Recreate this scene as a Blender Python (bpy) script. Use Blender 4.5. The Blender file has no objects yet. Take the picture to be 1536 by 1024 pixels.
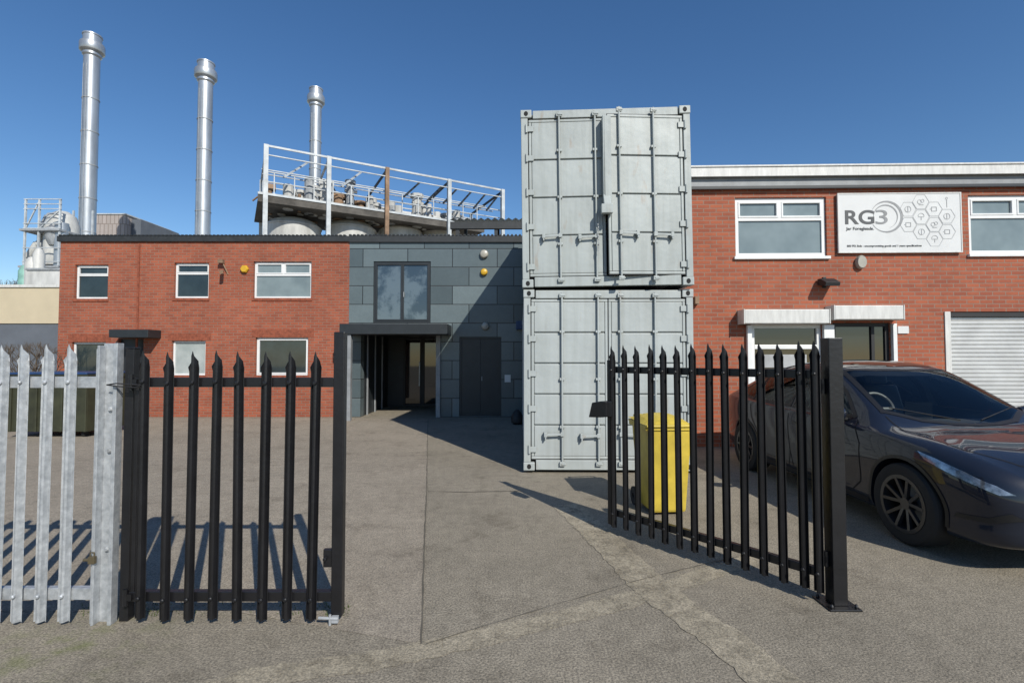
import bpy, bmesh, math, random
from mathutils import Vector, Matrix
from mathutils.bvhtree import BVHTree
random.seed(7)
S=bpy.context.scene; C=S.collection
R=math.radians
FPX=740.0; PT=math.atan(24/740.0); H=1.645
# ---------- picture measurements -> metres ----------
def ray(px,py):
    a=(px-768)/FPX; b=(512-py)/FPX
    return Vector((a, math.cos(PT)-b*math.sin(PT), math.sin(PT)+b*math.cos(PT)))
def G(px,py,z=0):
    r=ray(px,py); t=(z-H)/r.z; return (r.x*t, r.y*t)
def P(px,py,Y):
    r=ray(px,py); t=Y/r.y; return (r.x*t, H+r.z*t)
class Facade:
    def __init__(s,loc,rot=0):
        s.loc=Vector(loc); s.rot=rot
        s.n=Vector((-math.sin(rot),math.cos(rot),0)); s.u=Vector((math.cos(rot),math.sin(rot),0))
    def at(s,px,py,d=0):
        r=ray(px,py); cam=Vector((0,0,H))
        t=((s.loc-cam).dot(s.n)+d)/r.dot(s.n); p=cam+r*t-s.loc
        return (p.dot(s.u), p.z+s.loc.z)
    def rect(s,x0,y0,x1,y1,d=0):
        a=s.at(x0,y0,d); b=s.at(x1,y1,d)
        c=s.at(x0,y1,d); e=s.at(x1,y0,d)
        return ((a[0]+c[0])/2,(b[0]+e[0])/2,(b[1]+c[1])/2,(a[1]+e[1])/2)   # u0,u1,z0,z1
# ---------- mesh helper ----------
class MB:
    def __init__(s): s.v=[]; s.f=[]
    def add(s,vs,fs):
        n=len(s.v); s.v+= [tuple(v) for v in vs]; s.f+=[tuple(i+n for i in f) for f in fs]; return s
    def box(s,x0,x1,y0,y1,z0,z1):
        return s.add([(x0,y0,z0),(x1,y0,z0),(x1,y1,z0),(x0,y1,z0),(x0,y0,z1),(x1,y0,z1),(x1,y1,z1),(x0,y1,z1)],
          [(0,3,2,1),(4,5,6,7),(0,1,5,4),(1,2,6,5),(2,3,7,6),(3,0,4,7)])
    def tube(s,p0,p1,r,n=10,r2=None,caps=True):
        p0=Vector(p0);p1=Vector(p1); r2=r if r2 is None else r2
        d=(p1-p0).normalized(); a=d.orthogonal().normalized(); b=d.cross(a)
        vs=[];fs=[]
        for k in range(n):
            t=2*math.pi*k/n; o=a*math.cos(t)+b*math.sin(t)
            vs.append(p0+o*r); vs.append(p1+o*r2)
        for k in range(n):
            m=(k+1)%n; fs.append((2*k,2*m,2*m+1,2*k+1))
        if caps:
            fs.append(tuple(2*k for k in range(n))[::-1]); fs.append(tuple(2*k+1 for k in range(n)))
        return s.add(vs,fs)
    def path(s,pts,r,n=8):
        for a,b in zip(pts[:-1],pts[1:]): s.tube(a,b,r,n)
        return s
    def bar(s,p0,p1,w,h,up=(0,0,1)):
        p0=Vector(p0);p1=Vector(p1); d=(p1-p0).normalized(); up=Vector(up)
        a=d.cross(up)
        if a.length<1e-3: a=d.cross(Vector((0,1,0)))
        a.normalize(); b=a.cross(d).normalized()
        a*=w/2; b*=h/2
        vs=[p0-a-b,p0+a-b,p0+a+b,p0-a+b,p1-a-b,p1+a-b,p1+a+b,p1-a+b]
        return s.add(vs,[(0,3,2,1),(4,5,6,7),(0,1,5,4),(1,2,6,5),(2,3,7,6),(3,0,4,7)])
    def lathe(s,c,prof,n=24,axis='z'):
        vs=[];fs=[]; m=len(prof)
        for k in range(n):
            t=2*math.pi*k/n
            for (r,z) in prof:
                if axis=='z': vs.append((c[0]+r*math.cos(t),c[1]+r*math.sin(t),c[2]+z))
                elif axis=='x': vs.append((c[0]+z,c[1]+r*math.cos(t),c[2]+r*math.sin(t)))
                else: vs.append((c[0]+r*math.cos(t),c[1]+z,c[2]+r*math.sin(t)))
        for k in range(n):
            q=(k+1)%n
            for j in range(m-1): fs.append((k*m+j,q*m+j,q*m+j+1,k*m+j+1))
        fs.append(tuple(k*m for k in range(n))[::-1]); fs.append(tuple(k*m+m-1 for k in range(n)))
        return s.add(vs,fs)
    def annulus(s,c,r0,r1,x0,x1,n=48):   # washer with its axis along x
        vs=[];fs=[]
        for k in range(n):
            t=2*math.pi*k/n
            for (r,x) in ((r0,x0),(r1,x0),(r1,x1),(r0,x1)): vs.append((c[0]+x,c[1]+r*math.cos(t),c[2]+r*math.sin(t)))
        for k in range(n):
            q=(k+1)%n
            for j in range(4): fs.append((k*4+j,q*4+j,q*4+(j+1)%4,k*4+(j+1)%4))
        return s.add(vs,fs)
    def prism(s,poly,y0,y1,plane='xz'):
        n=len(poly)
        if plane=='xz': vs=[(a,y0,b) for a,b in poly]+[(a,y1,b) for a,b in poly]
        elif plane=='yz': vs=[(y0,a,b) for a,b in poly]+[(y1,a,b) for a,b in poly]
        else: vs=[(a,b,y0) for a,b in poly]+[(a,b,y1) for a,b in poly]
        fs=[tuple(range(n)),tuple(range(2*n-1,n-1,-1))]+[(k,(k+1)%n,n+(k+1)%n,n+k) for k in range(n)]
        return s.add(vs,fs)
    def ring(s,x0,x1,z0,z1,y0,y1,w):
        s.box(x0,x1,y0,y1,z1-w,z1); s.box(x0,x1,y0,y1,z0,z0+w)
        s.box(x0,x0+w,y0,y1,z0+w,z1-w); s.box(x1-w,x1,y0,y1,z0+w,z1-w); return s
    def build(s,name,mat,parent=None,bevel=0,smooth=False,loc=None):
        me=bpy.data.meshes.new(name); me.from_pydata(s.v,[],s.f)
        bm=bmesh.new(); bm.from_mesh(me); bmesh.ops.recalc_face_normals(bm,faces=bm.faces); bm.to_mesh(me); bm.free()
        return mk(name,me,mat,parent,bevel,smooth,loc)
def mk(name,me,mat,parent=None,bevel=0,smooth=False,loc=None):
    me.materials.clear(); me.materials.append(mat)
    if smooth:
        for p in me.polygons: p.use_smooth=True
        me.set_sharp_from_angle(angle=R(35))
    o=bpy.data.objects.new(name,me); C.objects.link(o)
    if parent: o.parent=parent
    if loc: o.location=loc
    if bevel:
        b=o.modifiers.new('bevel','BEVEL'); b.width=bevel; b.segments=2; b.limit_method='ANGLE'; b.angle_limit=R(40)
    return o
def tag(o,label=None,cat=None,group=None,kind=None):
    if label: o['label']=label
    if cat: o['category']=cat
    if group: o['group']=group
    if kind: o['kind']=kind
    return o
def thing(name,label,cat,loc=(0,0,0),rotz=0,group=None):
    o=bpy.data.objects.new(name,None); C.objects.link(o); o.empty_display_size=.2
    o.location=loc; o.rotation_euler=(0,0,rotz); return tag(o,label,cat,group)
# ---------- materials ----------
def newmat(name):
    m=bpy.data.materials.new(name); m.use_nodes=True; nt=m.node_tree
    return m,nt,nt.nodes,nt.links,nt.nodes['Principled BSDF']
def mat(name,col,rough=.6,metal=0,var=.15,scale=3,detail=6,bump=0,bscale=40,stretch=(1,1,1),col2=None,coat=0,spec=.5,ramp=(.35,.7)):
    m,nt,N,L,b=newmat(name)
    geo=N.new('ShaderNodeNewGeometry'); mp=N.new('ShaderNodeMapping'); mp.inputs['Scale'].default_value=stretch
    L.new(geo.outputs['Position'],mp.inputs['Vector'])
    nz=N.new('ShaderNodeTexNoise'); nz.inputs['Scale'].default_value=scale; nz.inputs['Detail'].default_value=detail
    nz.inputs['Roughness'].default_value=.65
    L.new(mp.outputs[0],nz.inputs['Vector'])
    rp=N.new('ShaderNodeValToRGB'); rp.color_ramp.elements[0].position=ramp[0]; rp.color_ramp.elements[1].position=ramp[1]
    c2=col2 if col2 else tuple(c*(1-var*2) for c in col)
    rp.color_ramp.elements[0].color=(*c2,1); rp.color_ramp.elements[1].color=(*col,1)
    L.new(nz.outputs['Fac'],rp.inputs['Fac']); L.new(rp.outputs['Color'],b.inputs['Base Color'])
    b.inputs['Roughness'].default_value=rough; b.inputs['Metallic'].default_value=metal
    b.inputs['Specular IOR Level'].default_value=spec; b.inputs['Coat Weight'].default_value=coat; b.inputs['Coat Roughness'].default_value=.03
    if bump:
        n2=N.new('ShaderNodeTexNoise'); n2.inputs['Scale'].default_value=bscale; n2.inputs['Detail'].default_value=4
        L.new(geo.outputs['Position'],n2.inputs['Vector'])
        bp=N.new('ShaderNodeBump'); bp.inputs['Strength'].default_value=bump; bp.inputs['Distance'].default_value=.01
        L.new(n2.outputs['Fac'],bp.inputs['Height']); L.new(bp.outputs[0],b.inputs['Normal'])
    return m
def brickmat(name,c1,c2,mortar,bw=.225,rh=.075,ms=.009,off=.5,stain=.5,rough=.85,bump=.6,nscale=.7,freq=2,spec=.5):
    m,nt,N,L,b=newmat(name)
    geo=N.new('ShaderNodeNewGeometry'); sp=N.new('ShaderNodeSeparateXYZ'); L.new(geo.outputs['Position'],sp.inputs[0])
    ad=N.new('ShaderNodeMath'); L.new(sp.outputs['X'],ad.inputs[0]); L.new(sp.outputs['Y'],ad.inputs[1])
    cb=N.new('ShaderNodeCombineXYZ'); L.new(ad.outputs[0],cb.inputs['X']); L.new(sp.outputs['Z'],cb.inputs['Y'])
    bk=N.new('ShaderNodeTexBrick'); L.new(cb.outputs[0],bk.inputs['Vector'])
    bk.inputs['Scale'].default_value=1; bk.inputs['Brick Width'].default_value=bw; bk.inputs['Row Height'].default_value=rh
    bk.inputs['Mortar Size'].default_value=ms; bk.inputs['Mortar Smooth'].default_value=.2; bk.offset=off; bk.offset_frequency=freq
    bk.inputs['Color1'].default_value=(*c1,1); bk.inputs['Color2'].default_value=(*c2,1); bk.inputs['Mortar'].default_value=(*mortar,1)
    col=bk.outputs['Color']
    for sc,p0,p1,g in ((nscale,.3,.65,1-stain*.6),(nscale*7,.35,.6,1-stain*.3)):
        nz=N.new('ShaderNodeTexNoise'); nz.inputs['Scale'].default_value=sc; nz.inputs['Detail'].default_value=8; nz.inputs['Roughness'].default_value=.7
        L.new(geo.outputs['Position'],nz.inputs['Vector'])
        rp=N.new('ShaderNodeValToRGB'); rp.color_ramp.elements[0].position=p0; rp.color_ramp.elements[1].position=p1
        rp.color_ramp.elements[0].color=(g,g,g,1); rp.color_ramp.elements[1].color=(1,1,1,1)
        L.new(nz.outputs['Fac'],rp.inputs['Fac'])
        mx=N.new('ShaderNodeMix'); mx.data_type='RGBA'; mx.blend_type='MULTIPLY'; mx.inputs[0].default_value=1
        L.new(col,mx.inputs[6]); L.new(rp.outputs['Color'],mx.inputs[7]); col=mx.outputs[2]
    L.new(col,b.inputs['Base Color'])
    b.inputs['Roughness'].default_value=rough; b.inputs['Specular IOR Level'].default_value=spec
    bp=N.new('ShaderNodeBump'); bp.inputs['Strength'].default_value=bump; bp.inputs['Distance'].default_value=.006; bp.invert=True
    L.new(bk.outputs['Fac'],bp.inputs['Height']); L.new(bp.outputs[0],b.inputs['Normal'])
    return m
def groundmat(name,c1,c2,speck,moss=False,alpha=False):
    m,nt,N,L,b=newmat(name)
    geo=N.new('ShaderNodeNewGeometry')
    def noise(sc,det=6,ro=.6):
        n=N.new('ShaderNodeTexNoise'); n.inputs['Scale'].default_value=sc; n.inputs['Detail'].default_value=det; n.inputs['Roughness'].default_value=ro
        L.new(geo.outputs['Position'],n.inputs['Vector']); return n
    def ramp(src,p0,p1,a,bb):
        r=N.new('ShaderNodeValToRGB'); r.color_ramp.elements[0].position=p0; r.color_ramp.elements[1].position=p1
        r.color_ramp.elements[0].color=(*a,1); r.color_ramp.elements[1].color=(*bb,1); L.new(src,r.inputs['Fac']); return r
    def mul(x,y,f=1,mode='MULTIPLY'):
        q=N.new('ShaderNodeMix'); q.data_type='RGBA'; q.blend_type=mode
        if isinstance(f,(int,float)): q.inputs[0].default_value=f
        else: L.new(f,q.inputs[0])
        L.new(x,q.inputs[6])
        if isinstance(y,tuple): q.inputs[7].default_value=(*y,1)
        else: L.new(y,q.inputs[7])
        return q.outputs[2]
    base=ramp(noise(.55,9,.7).outputs['Fac'],.32,.68,c2,c1).outputs['Color']
    x=mul(base,ramp(noise(75,3,.75).outputs['Fac'],.38,.62,(speck,)*3,(1.45,1.42,1.36)).outputs['Color'])
    x=mul(x,ramp(noise(9,8,.75).outputs['Fac'],.35,.62,(.80,.80,.80),(1.05,1.05,1.05)).outputs['Color'])
    x=mul(x,ramp(noise(1.7,9,.75).outputs['Fac'],.32,.47,(.70,.69,.68),(1,1,1)).outputs['Color'])
    vo=N.new('ShaderNodeTexVoronoi'); vo.inputs['Scale'].default_value=38; L.new(geo.outputs['Position'],vo.inputs['Vector'])
    x=mul(x,ramp(vo.outputs['Distance'],.08,.2,(.5,.49,.47),(1,1,1)).outputs['Color'],.7)
    vs_=N.new('ShaderNodeTexVoronoi'); vs_.inputs['Scale'].default_value=1.1; L.new(geo.outputs['Position'],vs_.inputs['Vector'])
    x=mul(x,ramp(vs_.outputs['Distance'],.03,.12,(.68,.67,.66),(1,1,1)).outputs['Color'],.7)
    if moss:
        dv=N.new('ShaderNodeVectorMath'); dv.operation='DISTANCE'; L.new(geo.outputs['Position'],dv.inputs[0]); dv.inputs[1].default_value=(-2.55,2.85,0)
        mr=ramp(dv.outputs['Value'],.1,.7,(1,1,1),(0,0,0)).outputs['Color']
        mn=ramp(noise(5,8,.7).outputs['Fac'],.48,.64,(0,0,0),(.55,.55,.55)).outputs['Color']
        fm=mul(mr,mn); x=mul(x,(.13,.15,.045),fm,'MIX')
    L.new(x,b.inputs['Base Color']); b.inputs['Roughness'].default_value=.9; b.inputs['Specular IOR Level'].default_value=.2
    if alpha:
        L.new(ramp(noise(8,9,.8).outputs['Fac'],.34,.52,(.22,.22,.22),(.88,.88,.88)).outputs['Color'],b.inputs['Alpha'])
    bp=N.new('ShaderNodeBump'); bp.inputs['Strength'].default_value=.9; bp.inputs['Distance'].default_value=.006
    L.new(noise(90,4).outputs['Fac'],bp.inputs['Height']); L.new(bp.outputs[0],b.inputs['Normal'])
    return m
def glassmat(name,col,rough=.04,spec=.8,col2=None):
    return mat(name,col,rough,0,.25,1.3,3,spec=spec,col2=col2)
def clearglass(name,tint):
    m,nt,N,L,b=newmat(name); N.remove(b); out=[n for n in N if n.type=='OUTPUT_MATERIAL'][0]
    t=N.new('ShaderNodeBsdfTransparent'); t.inputs[0].default_value=(*tint,1)
    gl=N.new('ShaderNodeBsdfGlossy'); gl.inputs['Roughness'].default_value=.01
    fr=N.new('ShaderNodeFresnel'); fr.inputs['IOR'].default_value=1.45
    mx=N.new('ShaderNodeMixShader'); L.new(fr.outputs[0],mx.inputs[0]); L.new(t.outputs[0],mx.inputs[1]); L.new(gl.outputs[0],mx.inputs[2]); L.new(mx.outputs[0],out.inputs[0])
    return m
def streakpaint(name,col,rust=.35,streak=.35):
    m,nt,N,L,b=newmat(name)
    geo=N.new('ShaderNodeNewGeometry')
    def nz(sc,st,det=6):
        mp=N.new('ShaderNodeMapping'); mp.inputs['Scale'].default_value=st; L.new(geo.outputs['Position'],mp.inputs[0])
        n=N.new('ShaderNodeTexNoise'); n.inputs['Scale'].default_value=sc; n.inputs['Detail'].default_value=det; L.new(mp.outputs[0],n.inputs['Vector']); return n.outputs['Fac']
    def rp(s,p0,p1,a,c):
        r=N.new('ShaderNodeValToRGB'); r.color_ramp.elements[0].position=p0; r.color_ramp.elements[1].position=p1
        r.color_ramp.elements[0].color=(*a,1); r.color_ramp.elements[1].color=(*c,1); L.new(s,r.inputs['Fac']); return r.outputs['Color']
    def mixc(a,bb,f,mode='MULTIPLY'):
        q=N.new('ShaderNodeMix'); q.data_type='RGBA'; q.blend_type=mode
        if isinstance(f,float): q.inputs[0].default_value=f
        else: L.new(f,q.inputs[0])
        L.new(a,q.inputs[6])
        if isinstance(bb,tuple): q.inputs[7].default_value=(*bb,1)
        else: L.new(bb,q.inputs[7])
        return q.outputs[2]
    a=rp(nz(1.2,(1,1,1),8),.3,.7,tuple(c*.86 for c in col),col)
    x=mixc(a,rp(nz(2.2,(6,6,.35),7),.36,.56,(.74,.73,.70),(1,1,1)),float(streak))
    x=mixc(x,(.27,.18,.11),rp(nz(3.1,(3,3,.8),9),.64,.74,(0,0,0),(rust,)*3),'MIX')
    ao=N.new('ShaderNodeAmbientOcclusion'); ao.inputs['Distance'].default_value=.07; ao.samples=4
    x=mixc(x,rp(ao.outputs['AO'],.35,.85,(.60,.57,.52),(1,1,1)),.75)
    L.new(x,b.inputs['Base Color']); b.inputs['Roughness'].default_value=.5
    bp=N.new('ShaderNodeBump'); bp.inputs['Strength'].default_value=.5; bp.inputs['Distance'].default_value=.03
    L.new(nz(2.4,(1,1,1),3),bp.inputs['Height']); L.new(bp.outputs[0],b.inputs['Normal'])
    return m
M={}
M['brick']=brickmat('red brick',(.385,.100,.048),(.285,.072,.037),(.27,.165,.12),stain=.42)
M['brick2']=brickmat('orange brick',(.40,.108,.050),(.30,.078,.040),(.28,.175,.13),stain=.38)
M['soldier']=mat('brick on edge',(.32,.088,.045),.85,0,.25,14)
M['clad']=brickmat('slate cladding',(.150,.190,.203),(.070,.094,.104),(.012,.014,.016),bw=1.25,rh=.52,ms=.012,off=.37,stain=.25,rough=.35,bump=.5,nscale=2,freq=2)
M['ground']=groundmat('worn asphalt',(.285,.255,.207),(.212,.190,.154),.62,moss=True)
M['strip']=groundmat('pale concrete repair',(.385,.342,.267),(.305,.272,.212),.76,alpha=True)
M['yardl']=groundmat('warm grey asphalt',(.310,.274,.225),(.238,.210,.173),.70)
M['joint']=mat('joint dirt',(.13,.115,.09),.95)
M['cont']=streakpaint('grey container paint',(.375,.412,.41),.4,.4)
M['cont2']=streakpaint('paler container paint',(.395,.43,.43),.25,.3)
M['black']=mat('black gate paint',(.011,.011,.013),.38,0,.2,6,bump=.15,bscale=30)
M['blackm']=mat('matt black',(.018,.018,.02),.6)
M['galv']=mat('galvanised steel',(.56,.58,.60),.45,.45,.16,22,bump=.1,col2=(.34,.36,.38))
M['galvd']=mat('dull galvanised steel',(.40,.42,.44),.6,.2,.2,4)
M['chim']=mat('chimney steel',(.50,.53,.56),.40,.65,.14,1.2,stretch=(1,1,.3))
M['white']=mat('white upvc',(.76,.77,.77),.35,0,.06,3)
M['whited']=mat('dirty white metal',(.66,.66,.64),.5,0,.12,5,stretch=(3,3,.6))
M['board']=mat('sign board white',(.64,.65,.65),.4,0,.05,2)
M['glass']=glassmat('dark window glass',(.030,.045,.05))
M['glassb']=glassmat('glass with pale blind and painted reflection',(.22,.27,.28),.12,.6,(.15,.19,.20))  # pale tone covers the blind and a pale reflection painted into the pane
M['blind']=glassmat('glass over net curtain',(.42,.45,.44),.25,.5,(.25,.29,.29))
M['glassd']=glassmat('very dark glass',(.010,.014,.017),.03,.9)
M['glassr']=mat('glass with painted reflections',(.03,.045,.06),.02,0,.3,1.2,spec=1,col2=(.10,.13,.15),ramp=(.45,.55))  # lighter patches in the colour stand in for bright reflections
M['darkm']=mat('anthracite metal',(.022,.027,.032),.45,0,.15,4)
M['roofd']=mat('dark roof sheet',(.03,.034,.038),.6,0,.2,6)
M['grey']=mat('grey metal trim',(.27,.285,.30),.5,0,.15,4)
M['shut']=mat('roller shutter aluminium',(.60,.61,.61),.42,.2,.1,2)
M['yellow']=mat('yellow plastic',(.60,.45,.055),.5,0,.14,5)
M['yellow2']=mat('yellow alarm plastic',(.70,.42,.03),.4)
M['lens']=mat('lamp diffuser',(.45,.43,.37),.3)
M['sign1']=mat('sign dark grey',(.07,.075,.08),.5)
M['sign2']=mat('sign mid grey',(.26,.27,.28),.5)
M['sign3']=mat('sign light grey',(.42,.43,.44),.5)
M['sign4']=mat('sign swoosh grey',(.30,.31,.32),.5)
M['tank']=mat('tank off white',(.58,.58,.56),.5,0,.2,1.2,stretch=(1,1,.3))
M['steel']=mat('painted steelwork',(.55,.59,.62),.5,0,.2,1.5)
M['rust']=mat('brown rusty steel',(.34,.22,.14),.8,0,.3,1.5)
M['concd']=mat('grimy concrete edge',(.13,.12,.108),.85,0,.3,1.2)
M['beige']=mat('beige cladding',(.55,.47,.33),.6,0,.06,1)
M['slate']=mat('slate grey wall',(.12,.135,.16),.7,0,.1,1)
M['pink']=brickmat('pale brown profiled sheet',(.42,.37,.35),(.35,.31,.29),(.25,.21,.19),bw=.5,rh=3,ms=.06,stain=.2,bump=.2)
M['olive']=mat('olive green steel',(.045,.048,.024),.6,0,.25,3)
M['blue']=mat('blue plastic',(.02,.055,.15),.5)
M['green']=mat('pale green metal',(.22,.42,.36),.5)
M['tyre']=mat('tyre rubber',(.018,.018,.019),.85)
M['rim']=mat('gloss black alloy',(.022,.024,.028),.35,.0,coat=.3,spec=.6)
M['paint']=mat('midnight car paint',(.010,.014,.026),.5,0,.03,2,coat=.85,spec=.15)
M['carglass']=clearglass('car glass',(.80,.86,.85))
M['roofglass']=glassmat('dark roof glass',(.008,.01,.012),.02,.7)
M['lamp']=mat('headlamp glass',(.50,.53,.58),.12,.5,coat=1,col2=(.10,.11,.12),scale=14)
M['trim']=mat('car black plastic',(.014,.014,.015),.5)
M['gap']=mat('shut line shadow',(.003,.003,.003),.9)
M['cabin']=mat('dark cabin trim',(.06,.06,.063),.7)
M['seat']=mat('grey seat cover',(.11,.11,.112),.55)
M['wheelp']=mat('steering wheel rim',(.13,.13,.135),.4)
M['dark']=mat('dark interior',(.01,.01,.011),.8)
M['bark']=mat('grey bark',(.12,.095,.07),.9)
M['leaf']=mat('grass blades',(.09,.12,.03),.8,0,.3,30)
M['brass']=mat('worn brass',(.22,.18,.11),.45,.6)
# ---------- generic building parts ----------
def wall(holes,u0,u1,z0,z1,depth=.3,y=0):
    m=MB(); us=sorted({u0,u1,*[h[0] for h in holes],*[h[1] for h in holes]}); zs=sorted({z0,z1,*[h[2] for h in holes],*[h[3] for h in holes]})
    us=[u for u in us if u0-1e-6<=u<=u1+1e-6]; zs=[z for z in zs if z0-1e-6<=z<=z1+1e-6]
    def solid(i,j):
        if i<0 or j<0 or i>=len(us)-1 or j>=len(zs)-1: return False
        a=(us[i]+us[i+1])/2; b=(zs[j]+zs[j+1])/2
        return not any(h[0]<a<h[1] and h[2]<b<h[3] for h in holes)
    for i in range(len(us)-1):
        for j in range(len(zs)-1):
            if not solid(i,j): continue
            a,b,c,d=us[i],us[i+1],zs[j],zs[j+1]
            m.add([(a,y,c),(b,y,c),(b,y,d),(a,y,d)],[(0,1,2,3)])
            if not solid(i-1,j): m.add([(a,y,c),(a,y,d),(a,y+depth,d),(a,y+depth,c)],[(0,1,2,3)])
            if not solid(i+1,j): m.add([(b,y,c),(b,y+depth,c),(b,y+depth,d),(b,y,d)],[(0,1,2,3)])
            if not solid(i,j-1): m.add([(a,y,c),(a,y+depth,c),(b,y+depth,c),(b,y,c)],[(0,1,2,3)])
            if not solid(i,j+1): m.add([(a,y,d),(b,y,d),(b,y+depth,d),(a,y+depth,d)],[(0,1,2,3)])
    return m
def window(par,r,style='plain',glass='glass',fw=.055,frame='white',sill='soldier',d=.07,sd=.03):
    u0,u1,z0,z1=r; m=MB()
    m.ring(u0+.004,u1-.004,z0+.004,z1-.004,d,d+.06,fw)
    if style=='top':
        zt=z1-(z1-z0)*.36; um=(u0+u1)/2
        m.box(u0+fw,u1-fw,d-.002,d+.058,zt-.03,zt+.03); m.box(um-.03,um+.03,d-.004,d+.056,zt+.03,z1-fw)
        m.ring(u0+fw,um-.03,zt+.03,z1-fw,d-.012,d+.05,.032); m.ring(um+.03,u1-fw,zt+.03,z1-fw,d-.012,d+.05,.032)
    if style=='single': m.ring(u0+fw,u1-fw,z0+fw,z1-fw,d-.012,d+.05,.03)
    if style=='hung':
        zt=z1-(z1-z0)*.30; m.box(u0+fw,u1-fw,d-.002,d+.058,zt-.025,zt+.025); m.ring(u0+fw,u1-fw,zt+.025,z1-fw,d-.012,d+.05,.025)
    if style=='double':
        um=(u0+u1)/2; m.ring(u0+fw,um,z0+fw,z1-fw,d-.012,d+.05,.04); m.ring(um+.002,u1-fw,z0+fw,z1-fw,d-.012,d+.05,.04)
    w=m.build('window',M[frame],par,bevel=.004)
    MB().box(u0+fw*.6,u1-fw*.6,d+.028,d+.034,z0+fw*.6,z1-fw*.6).build('pane',M[glass],w)
    if sill=='white': MB().box(u0-.04,u1+.04,-.05,d+.06,z0-.05,z0+.002).build('sill',M['white'],w,bevel=.006)
    elif sill: MB().box(u0-.03,u1+.03,-.022,d+.02,z0-.08,z0+.001).build('sill',M[sill],w,bevel=.004)
    return w
def ribbon(name,pts,w,mt,z=.004,jit=.0,step=.08):
    pts=[Vector((*p,0)) for p in pts]; out=[]
    for a,b in zip(pts[:-1],pts[1:]):
        n=max(1,int((b-a).length/step))
        out+=[a+(b-a)*k/n for k in range(n)]
    out.append(pts[-1]); m=MB(); vs=[];fs=[]
    for i,p in enumerate(out):
        q=out[min(i+1,len(out)-1)]-out[max(i-1,0)]; nn=Vector((-q.y,q.x,0)).normalized()
        ww=w(i/len(out)) if callable(w) else w
        vs.append((*(p+nn*(ww/2+random.uniform(-jit,jit))).xy,0)); vs.append((*(p-nn*(ww/2+random.uniform(-jit,jit))).xy,0))
    for i in range(len(out)-1): fs.append((2*i,2*i+1,2*i+3,2*i+2))
    m.add(vs,fs); o=m.build(name,mt,None,loc=(0,0,z)); tag(o,kind='structure')
    for p in o.data.polygons:
        if p.normal.z<0: p.flip()
    return o
# ================= SETTING: ground =================
g=MB().add([(-400,-60,0),(400,-60,0),(400,700,0),(-400,700,0)],[(0,1,2,3)]).build('ground',M['ground']); tag(g,kind='structure')
j1=[G(632,966),G(637,800),G(640,735),G(641,665),G(642,628)]
yp=[G(632,966),G(637,800),G(640,735),G(641,665),G(642,628)]+[(-14,13.6),(-14,3.4),(-2.7,3.25),G(340,915)]
o=MB().add([(a,b,0) for a,b in yp],[tuple(range(len(yp)))]).build('yard_pavement',M['yardl'],None,loc=(0,0,.002)); tag(o,kind='structure')
ribbon('pavement_joint',j1,.013,M['joint'],.005,.004)
ribbon('pavement_joint',[G(642,737),G(700,738),G(782,736)],.012,M['joint'],.005,.004)
ribbon('pavement_strip',[G(250,1060),G(370,1018),G(560,990),G(700,960),G(860,922),G(980,888),G(1080,853),G(1135,838)],.18,M['strip'],.0030,.014,.05)
ribbon('pavement_strip',[G(850,757),G(985,888),G(1080,955),G(1180,1035),G(1300,1150)],lambda t:.32-.05*t,M['strip'],.0048,.016,.05)
ribbon('pavement_joint',[G(640,966),G(740,935),G(830,908),G(960,870),G(1075,842),G(1110,835)],.006,M['joint'],.0066,.003)
# ================= LEFT BRICK BUILDING =================
YL=13.7
xl=P(87,500,YL)[0]; xr=P(523,500,YL)[0]; ztop=P(300,361,YL)[1]
FL=Facade((xl,YL,0))
bl=thing('brick_building','long two storey red brick building on the left with white windows and dark roof edge','building',(xl,YL,0))
ups=[((112,397,162,448),'hung','glass'),((261,394,313,447),'hung','glass'),((380,392,467,447),'top','glassb')]
los=[((107,513,158,565),'plain','glass'),((257,511,308,563),'plain','blind'),((383,506,462,563),'single','glass')]
door=(176,508,214,625)
hol=[FL.rect(*w[0]) for w in ups+los]; dr=FL.rect(*door); dr=(dr[0],dr[1],0,dr[3]); W=xr-xl
wall(hol+[dr],0,W,0,ztop).build('wall',M['brick'],bl)
m=MB(); m.add([(0,.3,0),(0,9,0),(0,9,ztop),(0,.3,ztop)],[(0,1,2,3)]); m.build('wall',M['brick'],bl)
MB().add([(0,9,0),(W,9,0),(W,9,ztop),(0,9,ztop)],[(0,1,2,3)]).build('wall',M['brick'],bl)
MB().box(0.02,W,.32,9,ztop-.02,ztop+.02).build('roof',M['roofd'],bl)
m=MB().box(-.06,W,-.06,.04,ztop-.03,ztop+.12)
for k in range(int(W/.11)): m.box(k*.11,k*.11+.06,-.075,.5,ztop+.12,ztop+.155)
m.build('roof_edge',M['roofd'],bl)
for (w,st,gl),h in zip(ups+los,hol): window(bl,h,st,gl,.05)
for h in hol[3:]:
    m=MB(); u=h[0]-.1
    while u<h[1]+.1: m.box(u,u+.066,-.006,.0,h[3]+.003,h[3]+.215); u+=.075
    m.build('lintel',M['soldier'],bl)
MB().box(dr[0],dr[1],.1,.15,0,dr[3]).build('door',M['darkm'],bl)
c=FL.rect(163,494,222,506,-.5); MB().box(c[0],c[1],-.5,0,c[2],c[3]).build('door_canopy',M['darkm'],bl,bevel=.01)
MB().box(W*.27,W*.27+.05,-.03,-.003,0.1,ztop-.1).build('downpipe',M['soldier'],bl)
a=FL.at(333,392,-.1); m=MB().box(a[0]-.09,a[0]+.05,-.16,-.06,a[1]-.05,a[1]+.05).bar((a[0],-.1,a[1]),(a[0]+.12,0,a[1]-.35),.03,.03); m.tube((a[0],-.1,a[1]-.28),(a[0]+.1,-.3,a[1]-.33),.05)
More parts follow.
